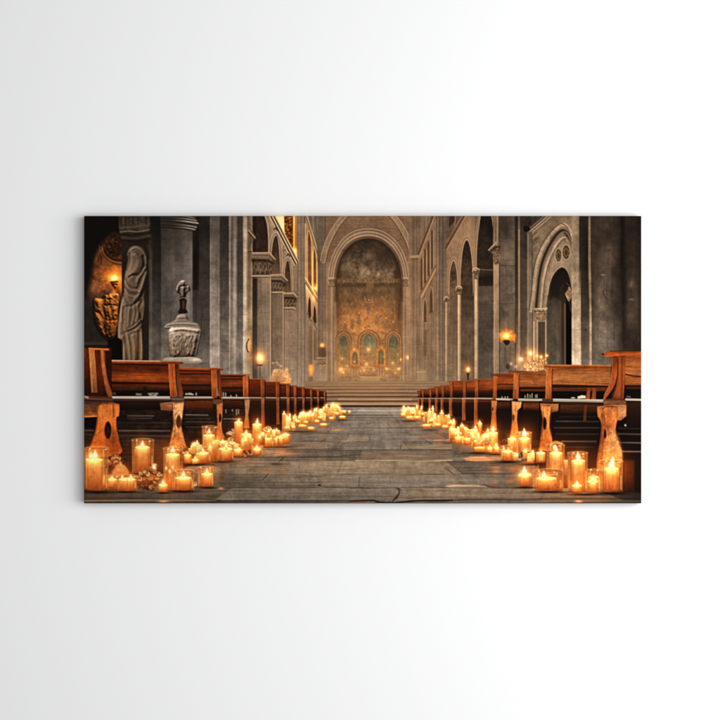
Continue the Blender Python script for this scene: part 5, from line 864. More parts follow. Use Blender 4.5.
def paint_benches_right():
    far = [(418, 424.4, 391.2), (421.6, 431, 389.8), (429, 438, 388.4), (435.4, 445, 387), (441, 452.6, 385.6), (449.4, 464, 383.6), (462.4, 475, 380.8), (474.4, 495, 379.2)]
    for k, (x0, x1, yt) in enumerate(far):
        d = .8 + k * .045
        yb = 397.6; fb = 407.6 + max(0, x0 - 424) * .33
        w = 1.5 + k * .3
        if k == 5: yt = 381.2
        poly([(x0, yt), (x1, yt - .3), (x1, yb), (x0, yb)], [(112 * d, 58 * d, 22 * d), (128 * d, 66 * d, 24 * d), (106 * d, 50 * d, 16 * d), (40 * d, 19 * d, 10 * d), (30, 15, 9)], soft=.4, tex=WD)
        line([(x0 - .6, yt + .2), (x1, yt - .2)], 1.1, (128 * d, 70 * d, 32 * d), soft=.4, a=.9)
        rect(x0, yb, x1, fb, [(54, 27, 13), (32, 16, 9), (20, 11, 7)], soft=.5)
        rect(x0, 399.4, x1, 402, (98, 50, 20), soft=.5, a=.7)
        poly([(x0 + .4, yt + .6), (x0 + w + .4, yt + .6), (x0 + w + .2, 397.8), (x0 + .6, 397.8)], [(146, 78, 31), (146, 80, 32), (98, 48, 18)], soft=.4, tex=WV)
        line([(x0 + w + .6, yt + 1.4), (x0 + w + .4, 397)], .7, (46, 22, 10), soft=.4, a=.7)
        poly([(x0 - .2, 399), (x0 + w, 399), (x0 + w * .8, 405), (x0 + w, fb), (x0 - .2, fb)], [(148, 90, 46), (122, 66, 29), (136, 70, 28)], soft=.5, tex=WV)
        line([(x0 + .2, 399), (x0 + .1, fb)], .6, (226, 142, 70), soft=.4, a=.5)
        line([(x0, 398.3), (x1, 398.5)], .9 + (k > 5) * .4, (196, 164, 130), soft=.4, a=.8)
    # fourth bench from the front
    rect(496, 376, 514, 430, (28, 14, 8), soft=.4)
    poly([(497, 375.4), (515, 375), (515, 390), (497, 390)], [(92, 42, 13), (138, 70, 25), (146, 76, 27), (112, 54, 18), (70, 32, 12)], soft=.4, tex=WD)
    poly([(490, 375), (493, 373.6), (515, 373.2), (515, 375.6), (491, 376)], [(134, 70, 30), (100, 48, 18)], soft=.35, tex=WD); line([(497, 384.4), (514, 384.2)], 1, (56, 26, 11), a=.8)
    rect(498, 390, 514, 397.6, (22, 12, 8), soft=.6)
    poly([(493.6, 376), (497.4, 376), (496.6, 399), (492.6, 399)], [(176, 98, 40), (168, 92, 38), (128, 66, 26)], soft=.4, tex=WV)
    line([(496.6, 399), (512, 399.6)], 2.0, (182, 160, 134), soft=.4, tex=[('hor', .2)]); for_leg = [(491.4, 400.6), (497, 400.6), (496, 412), (496.6, 430), (490.4, 430), (491.6, 414)]
    for x in (502, 505, 507.6): ell(x, 397.4, .8, 1.2, (206, 188, 160), a=.6)
    rect(497, 402, 512, 408.6, [(86, 44, 18), (40, 20, 10)], soft=.6, tex=WD)
    poly(for_leg, [(190, 118, 60), (160, 88, 38), (174, 92, 36)], soft=.45, tex=WV); ell(492.6, 409, .7, 2, (44, 22, 11), a=.8)
    # third bench
    rect(517, 372.4, 548, 440, (26, 13, 8), soft=.5); rect(510, 400, 520, 440, (26, 13, 8), soft=.5)
    poly([(519, 373), (546.5, 372.4), (546.5, 387), (519, 387)], [(112, 62, 23), (142, 82, 34), (150, 88, 38), (122, 68, 27)], soft=.4, tex=WD)
    poly([(507.4, 371.6), (511, 370.4), (524, 371.2), (546.5, 371.6), (546.5, 373.6), (509, 373.4)], [(96, 52, 24), (152, 86, 38)], soft=.35, tex=WD)
    line([(519.6, 387.6), (546, 388)], 1.4, (48, 22, 10), soft=.5); rect(520, 389, 546, 391.4, (92, 46, 16), soft=.5); rect(519, 391.4, 546, 398, (20, 11, 7), soft=.6)
    for x, h in ((527.6, 3), (530, 2), (532, 3.4), (535.6, 2), (537, 2.4), (525, 1.4)): line([(x, 397 - h), (x, 397.6)], 1.0, (208, 186, 150), a=.7)
    poly([(513.8, 373.4), (519.4, 373.4), (518.6, 399), (512.6, 399)], [(172, 98, 40), (176, 100, 44), (134, 70, 28)], soft=.4, tex=WV); line([(519.2, 375), (518.6, 398)], .8, (64, 30, 12), a=.7)
    line([(519, 399.6), (549, 400)], 2.4, (182, 162, 138), soft=.4, tex=[('hor', .15)]); line([(519, 401.4), (549, 401.6)], .8, (70, 42, 24), a=.8)
    rect(523, 402.6, 541, 410.4, [(84, 44, 17), (104, 54, 20), (38, 19, 10)], soft=.6, tex=WD)
    relief([(511.6, 401), (521.6, 401.4), (521, 407), (517.6, 410), (517, 420), (519.4, 440), (509.6, 440), (512, 420)], [(206, 138, 78), (194, 118, 56), (178, 98, 40), (160, 84, 32)], (), rnd_=1.8, amb=.50, dif=.66, light=(.25, .5, .8), noise=.25, field='blob', soft=.5, tex=WV); ell(513.4, 417.4, 1.2, 3.2, (60, 30, 14), soft=.5, a=.8)
    # second bench
    rect(549, 366, 612, 480, (22, 11, 7), soft=.6); rect(539, 401, 552, 470, (22, 11, 7), soft=.6); kneel_r()
    poly([(551, 366.4), (611, 366.4), (610, 385.6), (551, 384.6)], [(116, 62, 24), (142, 84, 38), (154, 97, 48), (152, 92, 44), (124, 70, 30)], soft=.4, tex=WD)
    for k in range(20):
        x, y = rnd.uniform(553, 590), rnd.uniform(369, 383); line(cr([(x, y), (x + 7, y + rnd.uniform(-.5, .5)), (x + rnd.uniform(10, 20), y)]), .6, rnd.choice([(120, 64, 26), (196, 128, 70)]), a=.3)
    poly([(543.6, 365.8), (546, 364.6), (611, 365), (611, 367.4), (545, 367.4)], [(202, 134, 76), (142, 78, 32), (104, 52, 19)], soft=.35, tex=WD)
    line([(551, 385.6), (610, 386.6)], 1.6, (48, 22, 10), soft=.5); rect(552, 387.4, 609, 391.4, [(104, 52, 19), (74, 37, 15)], soft=.5, tex=WD); rect(552, 391.4, 604, 398.6, (18, 10, 7), soft=.6)
    line([(554, 382.6), (570, 384), (608, 385)], .7, (206, 140, 84), soft=.5, a=.4)
    for x0, x1 in ((586.4, 590), (592, 596)): poly([(x0 + .6, 388), (x1 + .2, 388), (x1 - .4, 400), (x0 - .8, 400)], [(120, 60, 22), (150, 80, 32)], soft=.4, tex=WV)
    for x, y, w, h in ((579, 397.4, 1.7, 1.4), (582, 396.8, 2.4, 1.7), (584.6, 397, 1, 1.6), (573, 397.8, 2.2, .6)): ell(x, y, w, h, (236, 214, 180), soft=.6, a=.85)
    poly([(552, 398.6), (604, 399.4), (603, 402.6), (551, 401.6)], [(190, 172, 150), (164, 146, 126), (124, 104, 86)], soft=.4, tex=[('hor', .1)]); line([(552, 403.2), (602, 404)], 1.0, (64, 36, 20), soft=.5)
    rect(560, 404.6, 598, 414, [(76, 40, 17), (62, 32, 14), (26, 14, 8)], soft=.8, tex=WD); poly([(584, 405), (587, 405), (586, 421), (583, 421)], (104, 54, 22), soft=.5, a=.7); rect(597, 405, 603, 414, (96, 48, 18), soft=.6, a=.7)
    poly([(546.2, 367.6), (552.2, 367.6), (551.6, 399), (545, 399)], [(170, 94, 38), (178, 100, 44), (140, 74, 30)], soft=.4, tex=WV); line([(552.3, 369), (551.6, 398)], .8, (56, 26, 11), a=.8); line([(546.8, 369), (545.8, 398)], .7, (204, 130, 68), a=.5)
    rect(542, 398.6, 553, 402.6, [(92, 58, 36), (66, 38, 22)], soft=.5)
    poly([(540, 403.4), (558.4, 403.8), (558, 411), (551.4, 412.6), (541, 411)], [(156, 100, 56), (168, 106, 58), (110, 62, 28)], soft=.6, tex=WD)
    relief([(540.8, 405), (551.6, 405), (550, 416), (549.4, 426), (552, 438), (554, 452), (538.6, 450), (540.6, 436), (542.4, 420)], [(196, 120, 56), (194, 112, 48), (176, 96, 38), (140, 74, 28)], [([(543, 406), (542.4, 420), (541, 440)], .7, -1.0)], rnd_=2.6, amb=.50, dif=.66, light=(.25, .5, .8), noise=.25, field='blob', soft=.5, tex=[('woodv', .12), ('blob', .12), ('fine', .07)])
    ell(544.6, 423.4, 2.2, 6.6, (96, 50, 20), soft=.5); ell(544.6, 423.6, 1.5, 5.6, (26, 12, 7), soft=.4); line([(551.6, 408), (550, 426), (552.6, 440)], 1.0, (84, 42, 17), soft=.5, a=.7)
    # first bench, cut by the edge of the print
    rect(612, 356, 642, 492, (20, 10, 6), soft=1.2)
    for x0, x1, y, w, v in ((618, 641.4, 428, 1.2, 56), (618, 641.4, 433.8, 1.5, 84), (620, 641.4, 442.4, 1.4, 96), (619, 641.4, 451.2, 1.6, 100)): line([(x0, y), (x1, y + .3)], w, g(v * .9, .3), soft=.6, a=.7, tex=[('hor', .35)])
    ell(628.4, 424.8, 4.4, 1.5, (176, 144, 112), soft=.8, a=.75); ell(626, 425.4, 1.6, 1.0, (214, 186, 150), a=.7)
    poly([(625, 355.4), (641.6, 355.4), (641.6, 385), (624.6, 385)], [(134, 72, 28), (160, 96, 44), (156, 92, 42), (142, 80, 34)], soft=.4, tex=WD); line([(625, 374.4), (633, 376), (641.6, 376.6)], 1.5, (54, 25, 11), soft=.5, a=.85); line([(625, 366.6), (634, 367.6), (641, 367.2)], .9, (116, 60, 24), soft=.5, a=.7)
    line([(625, 385.8), (641.6, 386.2)], 1.6, (44, 20, 9), soft=.5); rect(624, 387, 641.6, 398, (20, 11, 7), soft=.5); rect(626, 386.8, 641.6, 389, (96, 48, 18), soft=.5, a=.6)
    poly([(601.2, 353.6), (603.4, 352.6), (607, 353.2), (609.6, 350.8), (641.6, 351.2), (641.6, 355.6), (626, 355.8), (610, 357.2), (604, 356.6), (601.4, 355.2)], [(112, 54, 21), (172, 84, 28), (144, 64, 20)], soft=.4, tex=WD); line([(610, 351), (641.6, 351.4)], .7, (66, 34, 18), a=.8); ell(602.8, 354.2, 1.2, 1.2, (40, 20, 12), a=.7); line([(606, 356), (618, 355.4)], 1.1, (214, 110, 44), soft=.5, a=.7)
    poly(cr([(612, 357), (617.6, 356.6), (617.4, 372), (614, 386), (606.6, 397), (603.4, 401), (604, 395), (609.4, 384), (611.6, 370)], n=4), [(92, 46, 18), (150, 76, 27), (164, 84, 31), (150, 78, 32)], soft=.4, tex=WV)
    line(cr([(612.2, 358), (611.8, 371), (609, 385), (604, 395)]), .7, (206, 120, 56), a=.5)
    poly([(617.4, 356.6), (625.4, 356.2), (624.8, 376), (623.6, 399), (611, 399), (615.4, 386), (617.6, 372)], [(120, 58, 20), (158, 82, 29), (140, 70, 25), (112, 56, 21)], soft=.4, tex=WV); line([(617.6, 358), (617.8, 374), (615.6, 388), (612, 398)], .9, (52, 24, 10), soft=.4, a=.8); line([(622, 357), (621.6, 397)], .9, (84, 40, 15), soft=.5, a=.6); line([(619.6, 358), (619.4, 396)], .8, (196, 112, 48), soft=.5, a=.5)
    line([(626, 399.4), (641.6, 399.8)], 2.2, (176, 156, 134), soft=.4); line([(627, 396.4), (630, 396.8)], 1.4, (150, 120, 84), a=.6)
    poly([(603, 400.6), (606, 398.4), (624, 399), (626.4, 402), (625, 406), (603.4, 405.6)], [(64, 36, 21), (120, 76, 44), (96, 56, 30)], soft=.5, tex=WD)
    rect(626, 402, 641.6, 428, [(54, 28, 13), (34, 18, 10), (22, 12, 8)], soft=.8)
    poly([(597.4, 406.4), (612, 404.6), (626.4, 404.6), (626, 416), (620.6, 420.6), (604, 419), (597.6, 416)], [(160, 104, 58), (196, 132, 78), (150, 88, 42)], soft=.6, tex=[('wood', .12), ('blob', .16)])
    relief(cr([(597.6, 408), (602.4, 408), (606, 406), (617, 407), (617.4, 418), (615.6, 430), (618, 440), (621.4, 450), (622, 462), (617, 470), (598, 470), (597.4, 456), (600, 440), (601, 424), (598, 416)], closed=True, n=4), [(190, 114, 54), (182, 102, 44), (164, 92, 40), (158, 96, 48), (132, 70, 28)], [([(602, 409), (604, 424), (602, 444), (600, 462)], 1.1, -1.6), ([(612, 410), (611, 426), (614, 444), (614, 462)], 3, 1.4)], rnd_=2.6, amb=.50, dif=.66, light=(.25, .5, .8), noise=.25, field='blob', soft=.5, tex=[('woodv', .12), ('blob', .16), ('fine', .08)])
    poly(cr([(610, 428), (616, 432), (621, 446), (621.6, 460), (614, 468), (606, 462), (606, 444)], closed=True), (206, 144, 86), soft=2.6, a=.6, tex=[('fine', .24), ('blob', .18)])
    line(cr([(600.6, 409), (602.4, 424), (601, 442), (598, 460)]), 2.6, (92, 46, 18), soft=1, a=.6); ell(605, 434, 1.2, 4.6, (28, 13, 7), soft=.5); line(cr([(606.4, 428), (606.8, 436), (605.4, 441)]), .7, (206, 136, 78), a=.6)
    poly([(597, 407), (602, 408.4), (601, 416), (598, 417.6)], (214, 128, 56), soft=.6, a=.6)
    rect(623, 460, 634, 492, [(70, 32, 11), (84, 36, 12), (40, 18, 8)], soft=1.6, a=.75, tex=WV)


def kneel_r():
    for x0, x1, y, w, v in ((556, 598, 421.2, 1.2, 80), (554, 599, 427.6, 1.4, 68), (560, 598, 416.4, 1.0, 40), (556, 598, 434, 1.1, 58), (562, 596, 441.2, 1.5, 88), (560, 594, 447, .9, 48)):
        line([(x0, y), (x1, y + .2)], w, g(v * .9, .3), soft=.6, a=.7, tex=[('hor', .35)])


# ---------------------------------------------------------------- candles
def flame(x, y, h, lean=0.0):
    h *= rnd.uniform(.84, 1.12); w = h * rnd.uniform(.2, .26); lean = lean or rnd.uniform(-.5, .5)
    glow(x, y - h * .35, h * 1.2, h * 1.2, (120, 62, 14), a=.55); glow(x, y - h * .1, h * .5, h * .5, (120, 84, 36), a=.7)
    P = cr([(x, y), (x - w, y - h * .28), (x - w * .62 + lean * .4, y - h * .62), (x + lean, y - h), (x + w * .7 + lean * .4, y - h * .6), (x + w, y - h * .26)], closed=True)
    poly(P, [(255, 214, 130), (255, 242, 196), (255, 250, 222), (255, 226, 150)], soft=.95)
    line([(x, y - h * .05), (x + .1, y + .9)], .5, (70, 40, 18), soft=.4, a=.6)


def candle(x0, x1, top, bot, fl=None, fh=5.0, glass=None, b=1.0, lean=0.0, fx=None):
    """wax from x0 to x1, its top at top; glass = (x0, x1, top, bottom) of the jar round it"""
    w = x1 - x0; cx = (x0 + x1) / 2; H = bot - top
    m = lambda c: tuple(min(255, v * b) for v in c)
    if w > 5: glow(cx, top + H * .4, w * 1.1, H * .8 + 3, (40, 20, 4), a=.6)
    if glass:
        gx0, gx1, gt, gb = glass; gw = gx1 - gx0; ey = gw * .07
        poly([(gx0, gt + ey), (gx0 + gw * .2, gt + ey * .3), ((gx0 + gx1) / 2, gt), (gx1 - gw * .2, gt + ey * .3), (gx1, gt + ey), (gx1 - .2, gb - ey * 1.4), (gx1 - gw * .2, gb - ey * .2), ((gx0 + gx1) / 2, gb), (gx0 + gw * .2, gb - ey * .2), (gx0 + .2, gb - ey * 1.4)], [(120, 74, 38), (150, 90, 40), (190, 110, 42), (196, 110, 40), (136, 70, 24)], soft=.6, a=.66, tex=[('blob', .15)])
    e = min(1.0, w * .07)
    P = [(x0, top + e)] + [(cx - w / 2 * math.cos(t), top + e - e * math.sin(t)) for t in np.linspace(.3, 2.84, 8)] + [(x1, top + e), (x1 - .1, bot - e * 1.6), (x1 - w * .16, bot - e * .4), (cx, bot), (x0 + w * .16, bot - e * .4), (x0 + .1, bot - e * 1.6)]
    poly(P, [m((244, 176, 96)), m((226, 144, 70)), m((212, 125, 56)), m((190, 103, 42)), m((144, 72, 28))], soft=.6, tex=[('woodv', .05), ('blob', .09)])
    if w > 4:
        i = min(w * .2, 2.4)
        rect(x0, top + 1, x0 + i, bot - .6, (150, 78, 22), soft=i * .6, a=.42); rect(x1 - i, top + 1, x1, bot - .6, (146, 74, 20), soft=i * .6, a=.42)
        ell(cx, top + e * 1.1, w * .47, e * 1.15 + .35, m((250, 206, 124)), soft=.5, a=.9)
        glow(cx, top + 1.4, w * .40, min(5, H * .35), (84, 64, 32), a=.7)
        for k in range(int(w * .25)):
            x = rnd.uniform(x0 + .6, x1 - .6); line([(x, top + 1), (x + rnd.uniform(-.2, .2), top + rnd.uniform(2, .4 * H + 2))], rnd.uniform(.6, 1.1), (255, 206, 130), soft=.6, a=.28)
        for k in range(int(w * .35)):
            x = rnd.uniform(x0 + .8, x1 - .8); y = rnd.uniform(top + 2, bot - 2); line([(x, y), (x, y + rnd.uniform(1, H * .3))], rnd.uniform(.4, .8), rnd.choice([(255, 214, 138), (190, 108, 36)]), soft=.5, a=.22)
    else:
        glow(cx, top + .6, w * .5, 1.4, (90, 70, 36), a=.8)
    if glass:
        gx0, gx1, gt, gb = glass; gw = gx1 - gx0; ey = gw * .07
        rim = [((gx0 + gx1) / 2 - gw / 2 * math.cos(t), gt + ey - ey * math.sin(t)) for t in np.linspace(0, math.pi, 14)]
        line(rim, .9, (240, 190, 130), soft=.6, a=.45); line([(x, 2 * (gt + ey) - y) for x, y in rim], .7, (200, 142, 84), soft=.4, a=.5)
        for s, hh in ((.22, .5), (.8, .35)): line([(gx0 + gw * s, gt + ey * 1.8), (gx0 + gw * s, gt + ey * 1.8 + (top - gt) * hh)], 1.0, (255, 206, 140), soft=.7, a=.4)
        ell(gx0 + gw * rnd.uniform(.15, .3), gt + ey, 1.0, .6, (255, 226, 170), soft=.5, a=.7); ell(gx0 + gw * rnd.uniform(.7, .9), gt + ey * 1.6, .9, .6, (255, 222, 160), soft=.5, a=.7)
        line([(gx0 + .4, gt + ey), (gx0 + .6, gb - 1.4)], .8, (222, 160, 96), soft=.6, a=.38); line([(gx1 - .4, gt + ey), (gx1 - .6, gb - 1.4)], .8, (214, 150, 86), soft=.6, a=.38)
        line([(gx0 + gw * .1, gt + ey * 2 + 2), (gx0 + gw * .1, gb - 4)], .6, (255, 214, 150), soft=.5, a=.35); line([(gx1 - gw * .08, gt + (gb - gt) * .5), (gx1 - gw * .08, gb - 4)], 1.0, (255, 210, 140), soft=.5, a=.45)
        line([(gx0 + 1, gb - .7), ((gx0 + gx1) / 2, gb), (gx1 - 1, gb - .7)], .9, (70, 36, 14), soft=.5, a=.6)
    if fl is not None:
        flame((cx if fx is None else fx), fl + fh * .55, fh, lean)


def tiny(x, y0, y1, w, f=True, c=None):
    c = c or rnd.choice([(250, 186, 92), (240, 166, 72), (232, 150, 60), (255, 204, 116)])
    d = tuple(v * .78 for v in c)
    rect(x - w / 2, y0, x + w / 2, y1, [c, c, d], soft=.5, a=.92)
    ell(x, y0 + .3, w * .45, .6, (255, 222, 142), soft=.4, a=.8)
    if f:
        glow(x, y0 - 1, 2.4, 2.6, (130, 84, 28), a=.7); ell(x, y0 - 1, .75, 1.5, (255, 242, 200), soft=.5, a=.95)


def votive(x, y, w, h=2.6):
    poly([(x - w / 2, y - h / 2), (x + w / 2, y - h / 2), (x + w * .4, y + h / 2), (x - w * .4, y + h / 2)], [(250, 184, 86), (228, 134, 48), (176, 88, 28)], soft=.5)
    ell(x, y - h / 2, w * .42, .6, (255, 218, 136), soft=.4); glow(x, y - h / 2, w * .5, 1.3, (90, 62, 22))


def rose(x, y, r, c):
    """one flower head: a disc of overlapping petals, lighter at the rims"""
    d = tuple(v * .5 for v in c); l = tuple(min(255, v * 1.22) for v in c)
    ell(x, y + r * .25, r * 1.05, r * .95, (40, 21, 10), soft=r * .4, a=.6)
    B = cr([(x + r * rnd.uniform(.8, 1.2) * math.cos(t), y + r * rnd.uniform(.7, 1.05) * math.sin(t)) for t in np.arange(0, 6.2, .78)], closed=True, n=3)
    relief(B, tuple(min(255, v * 1.12) for v in c), [([(x - .4 * r, y - .2 * r), (x, y + .35 * r), (x + .45 * r, y - .15 * r)], .3 * r, -.7 * r), ([(x - .3 * r, y - .5 * r), (x + .3 * r, y - .5 * r)], .25 * r, -.5 * r)], rnd_=r, amb=.4, dif=.72, noise=.5, soft=.5, light=(.2, -.8, .6))
    a0 = rnd.uniform(0, 6.28)
    for k in range(6):
        an = a0 + k * 1.05 + rnd.uniform(-.2, .2); q = r * (.82 if k % 2 else .5)
        P = [(x + q * math.cos(an + t), y + q * .9 * math.sin(an + t)) for t in (-.75, -.25, .25, .75)]
        line(cr(P, n=3), max(.5, r * .22), d, soft=.6, a=.42); line(cr([(px - .15 * r, py - .22 * r) for px, py in P], n=3), max(.5, r * .26), l, soft=.7, a=.36)
    ell(x + .1 * r, y, r * .24, r * .2, d, soft=.4, a=.6)


def petals(x, y, rx, ry, n, cols, r=1.4):
    m = max(3, int(n * .34))
    for k in range(m):
        an = rnd.uniform(0, 6.28); q = rnd.random() ** .5
        c = rnd.choice(cols[:max(3, len(cols) - 2)] if rnd.random() < .85 else cols)
        rose(x + rx * q * math.cos(an), y + ry * q * math.sin(an), rnd.uniform(1.2, 2.1) * r, c)
    for k in range(m // 2):
        an = rnd.uniform(0, 6.28); ell(x + rx * 1.05 * math.cos(an), y + ry * 1.05 * math.sin(an), .9 * r, .5 * r, rnd.choice([(88, 66, 34), (60, 42, 20), (112, 78, 40)]), soft=.5, a=.6, rot=an)


ROSE = [(206, 134, 74), (222, 156, 94), (186, 112, 56), (164, 92, 44), (120, 66, 30), (238, 180, 116), (74, 38, 18)]
BLUSH = [(196, 140, 96), (172, 112, 68), (220, 170, 124), (120, 72, 40), (84, 48, 26)]


def filler(pts, n, s0, s1):
    """small candles standing among the large ones, along a line of (x, base y)"""
    for k in range(n):
        t = rnd.random() * (len(pts) - 1); i = int(t); u = t - i
        x = pts[i][0] * (1 - u) + pts[i + 1][0] * u + rnd.uniform(-2, 2); y = pts[i][1] * (1 - u) + pts[i + 1][1] * u + rnd.uniform(-2.4, .8)
        s = s0 + (s1 - s0) * t / (len(pts) - 1)
        tiny(x, y - rnd.uniform(.8, 2.0) * s, y, rnd.uniform(.7, 1.1) * s, rnd.random() < .6)


def shade(x, y, rx, ry=1.4, a=.75):
    glow(x, y, rx, ry, (16, 10, 7), a=a, mode='mix')


def paint_candles_left():
    # warm light thrown on what stands around
    for x, y, rx, ry, c in ((98, 470, 26, 26, (52, 24, 5)), (142, 465, 34, 22, (50, 24, 5)), (176, 462, 28, 22, (48, 24, 6)), (208, 448, 26, 16, (46, 22, 5)), (246, 438, 24, 18, (44, 22, 6)), (300, 420, 30, 10, (44, 22, 6))): glow(x, y, rx, ry, c, a=.6)
    # far clump along the aisle
    for x, y, rx, ry in ((290, 424, 7, 5), (302, 421, 9, 6), (314, 418, 9, 5.4), (325, 414.6, 8, 5), (335, 411, 6, 4)): glow(x, y, rx, ry, (196, 112, 42), a=.75, mode='mix')
    for k in range(70):
        t = rnd.random(); x = 286 + 54 * t; y = 424 - 15 * t + rnd.uniform(-4, 3)
        tiny(x, y - rnd.uniform(1, 3) * (1.3 - .6 * t), y + 2.4, rnd.uniform(1.2, 2.6), rnd.random() < .35)
    for x, y0, y1, w, f in ((284.2, 413.4, 430, 4, 1), (288, 419, 430, 4.4, 1), (293.4, 423, 430.4, 3.4, 0), (302.6, 412.6, 424, 6, 0), (308.6, 413, 422, 4.4, 0), (299.6, 417, 427, 3, 1), (316.6, 410, 420, 3.2, 1), (321.4, 411.6, 420, 3, 1), (326.4, 406.4, 414, 3.6, 1), (333.4, 405.4, 413, 2.8, 1), (337.4, 406.8, 412, 2.8, 1), (330, 409, 416, 3, 0), (341.6, 411, 415, 2.6, 0), (312.6, 415, 423, 3, 1), (324.4, 413, 421, 3, 0), (334, 412, 419, 3.4, 0)):
        tiny(x, y0, y1, w, bool(f))
    glow(303, 413.4, 3.4, 3, (160, 120, 60)); glow(308.6, 413.6, 2.6, 2.8, (150, 112, 54)); ell(302.6, 413.6, 2.2, 1.9, (255, 240, 190), soft=.8); ell(308.6, 413.8, 1.6, 1.8, (255, 238, 186), soft=.7)
    for x, y, w in ((287, 428.6, 5), (293.4, 428, 4), (302.6, 426.6, 8), (311, 429, 6.6), (306, 423, 4), (317, 422, 5), (323.6, 425.4, 7), (331.6, 419, 5), (342.4, 417.8, 6.4), (344, 412.6, 5), (337, 414.4, 4), (298, 422.4, 4), (320, 418.4, 4), (349.4, 412.8, 2.6)): votive(x, y, w, 3)
    shade(300, 431.4, 18, 1.0, .5); shade(343, 420, 5, .7, .5)
    # second clump
    petals(232, 434, 4.6, 5, 34, BLUSH, 1.1); petals(236, 443, 5, 3, 22, ROSE, 1.0)
    shade(238, 456, 24, 1.4); shade(281, 447, 12, 1.1, .7); shade(222, 461.6, 14, 1.5, .8)
    candle(234.6, 243, 421.6, 444, 420, 4.4); candle(252.6, 262, 423.6, 446.5, 420.8, 5.6); candle(241, 251.4, 433.4, 454, 431, 5); candle(270.6, 277, 430, 437, None, b=.9); candle(264.6, 271.6, 428, 436, None, b=.94); petals(268.4, 431, 4, 3, 12, [(255, 196, 120), (240, 168, 96), (206, 128, 66)], 1.2)
    candle(263, 272.6, 437.4, 447, 435.4, 4, (262.4, 273.2, 434.4, 447.6)); candle(274, 281, 438, 446, 437, 2.6); candle(282, 290, 434, 444, 433.6, 3); candle(277.6, 284, 437, 445.6, 436, 2.4); candle(259.6, 265, 433, 445, None, b=.85)
    candle(233.6, 242.6, 449, 456.4, 447.4, 3.6); petals(247, 453, 4, 3, 16, ROSE, .9); candle(252.8, 261.6, 448.4, 455.4, 446.4, 3.8)
    filler([(228, 450), (246, 446), (262, 440), (280, 436)], 16, 4.2, 3.2)
    # third clump, round the tall jar
    petals(222, 437, 3.4, 3, 14, ROSE, .9); petals(228, 442, 4, 4, 26, BLUSH, 1.0)
    candle(203.4, 215, 434.4, 461, 430, 6.4, (202.4, 217.4, 425.6, 462)); candle(214.6, 219.6, 440, 460, None, b=.8); candle(219.4, 226, 441, 449, 441, 4.6); candle(218.6, 233, 447.6, 460.6, 446.6, 4, (217.6, 234, 443.4, 461.6), fx=226.6)
    candle(196.4, 209.4, 452, 462.6, 449.4, 5, (195.6, 211, 447, 463.6)); petals(186, 449, 4.6, 3, 26, ROSE, 1.2); candle(184, 191.4, 454.4, 463.4, 453, 4); candle(191.8, 199, 459, 464.8, 457.4, 3.6); shade(199, 464.8, 16, 1.3, .8)
    candle(201.4, 213, 473, 486.6, 470.4, 5, (198, 213.6, 466, 487.4)); shade(208, 487.6, 8, 1.0, .85)
    filler([(186, 456), (200, 452), (218, 452), (232, 448)], 10, 4.6, 4.0)
    # nearest clump
    glow(128, 478, 22, 8, (150, 84, 32), a=.5, mode='mix')
    petals(115, 461, 7.4, 5.6, 56, ROSE, 1.5); petals(122, 468, 6, 4, 22, ROSE, 1.4); glow(119, 470, 9, 8, (80, 42, 12), a=.7)
    poly(cr([(113, 474), (116, 466), (121, 463.6), (126.4, 467), (128.4, 474)], closed=True), [(238, 164, 92), (206, 124, 56)], soft=1.2, a=.8)
    candle(135.2, 150, 446, 472, 442.4, 7.4, (132.2, 154, 438.4, 474)); shade(143, 474, 12, 1, .5)
    petals(155, 467.4, 4.4, 4, 24, BLUSH, 1.3); glow(154.6, 466.6, 2.4, 2, (130, 94, 46)); ell(154.4, 467.4, 1.6, 1.2, (255, 224, 160), soft=.6)
    petals(147, 481, 10, 8, 120, ROSE, 1.5); petals(154, 476, 7, 5, 44, ROSE, 1.4); glow(149, 480, 10, 7, (50, 26, 8), a=.6); petals(143, 473.4, 4, 1.6, 12, [(240, 180, 108), (214, 150, 84)], 1.1)
    candle(166, 180, 453.4, 489, 449, 6.6, (163.6, 183, 447, 490.6)); 
    for x, y in ((166.4, 468), (170, 471), (173, 467)): ell(x, y, 1.1, 1.9, (255, 228, 158), soft=.8, a=.8)
    petals(192, 485, 4.6, 3.4, 22, BLUSH, 1.2)
    candle(175, 192, 476.6, 490, 473.4, 6, (172.4, 194.4, 469.4, 491)); shade(183, 491.6, 14, 1.2, .85)
    candle(106.4, 117.6, 478.4, 488.6, 477, 3.4, (105, 119.6, 474.8, 490), b=.85); candle(118.6, 136.4, 478, 490.4, 476, 4.2, (118, 137, 474.4, 491.4), fx=131); flame(122.4, 478, 3)
    line([(127.4, 479), (127.4, 490)], 1, (170, 92, 30), soft=.5, a=.5); candle(158.8, 167.8, 484, 492.2, 481.6, 4.8); shade(163, 492.8, 6, .9, .8); shade(126, 492, 14, 1.0, .8)
    candle(86, 103.6, 458.4, 489.6, 453.6, 8.4, (84.2, 108.6, 446.6, 491), fx=95.4); flame(91, 458.4, 7); line([(104, 452), (104.4, 478)], 1.2, (226, 170, 108), soft=.6, a=.55); glow(104, 480, 1.4, 5, (120, 80, 30)); shade(98, 492.2, 16, 1.4, .85)


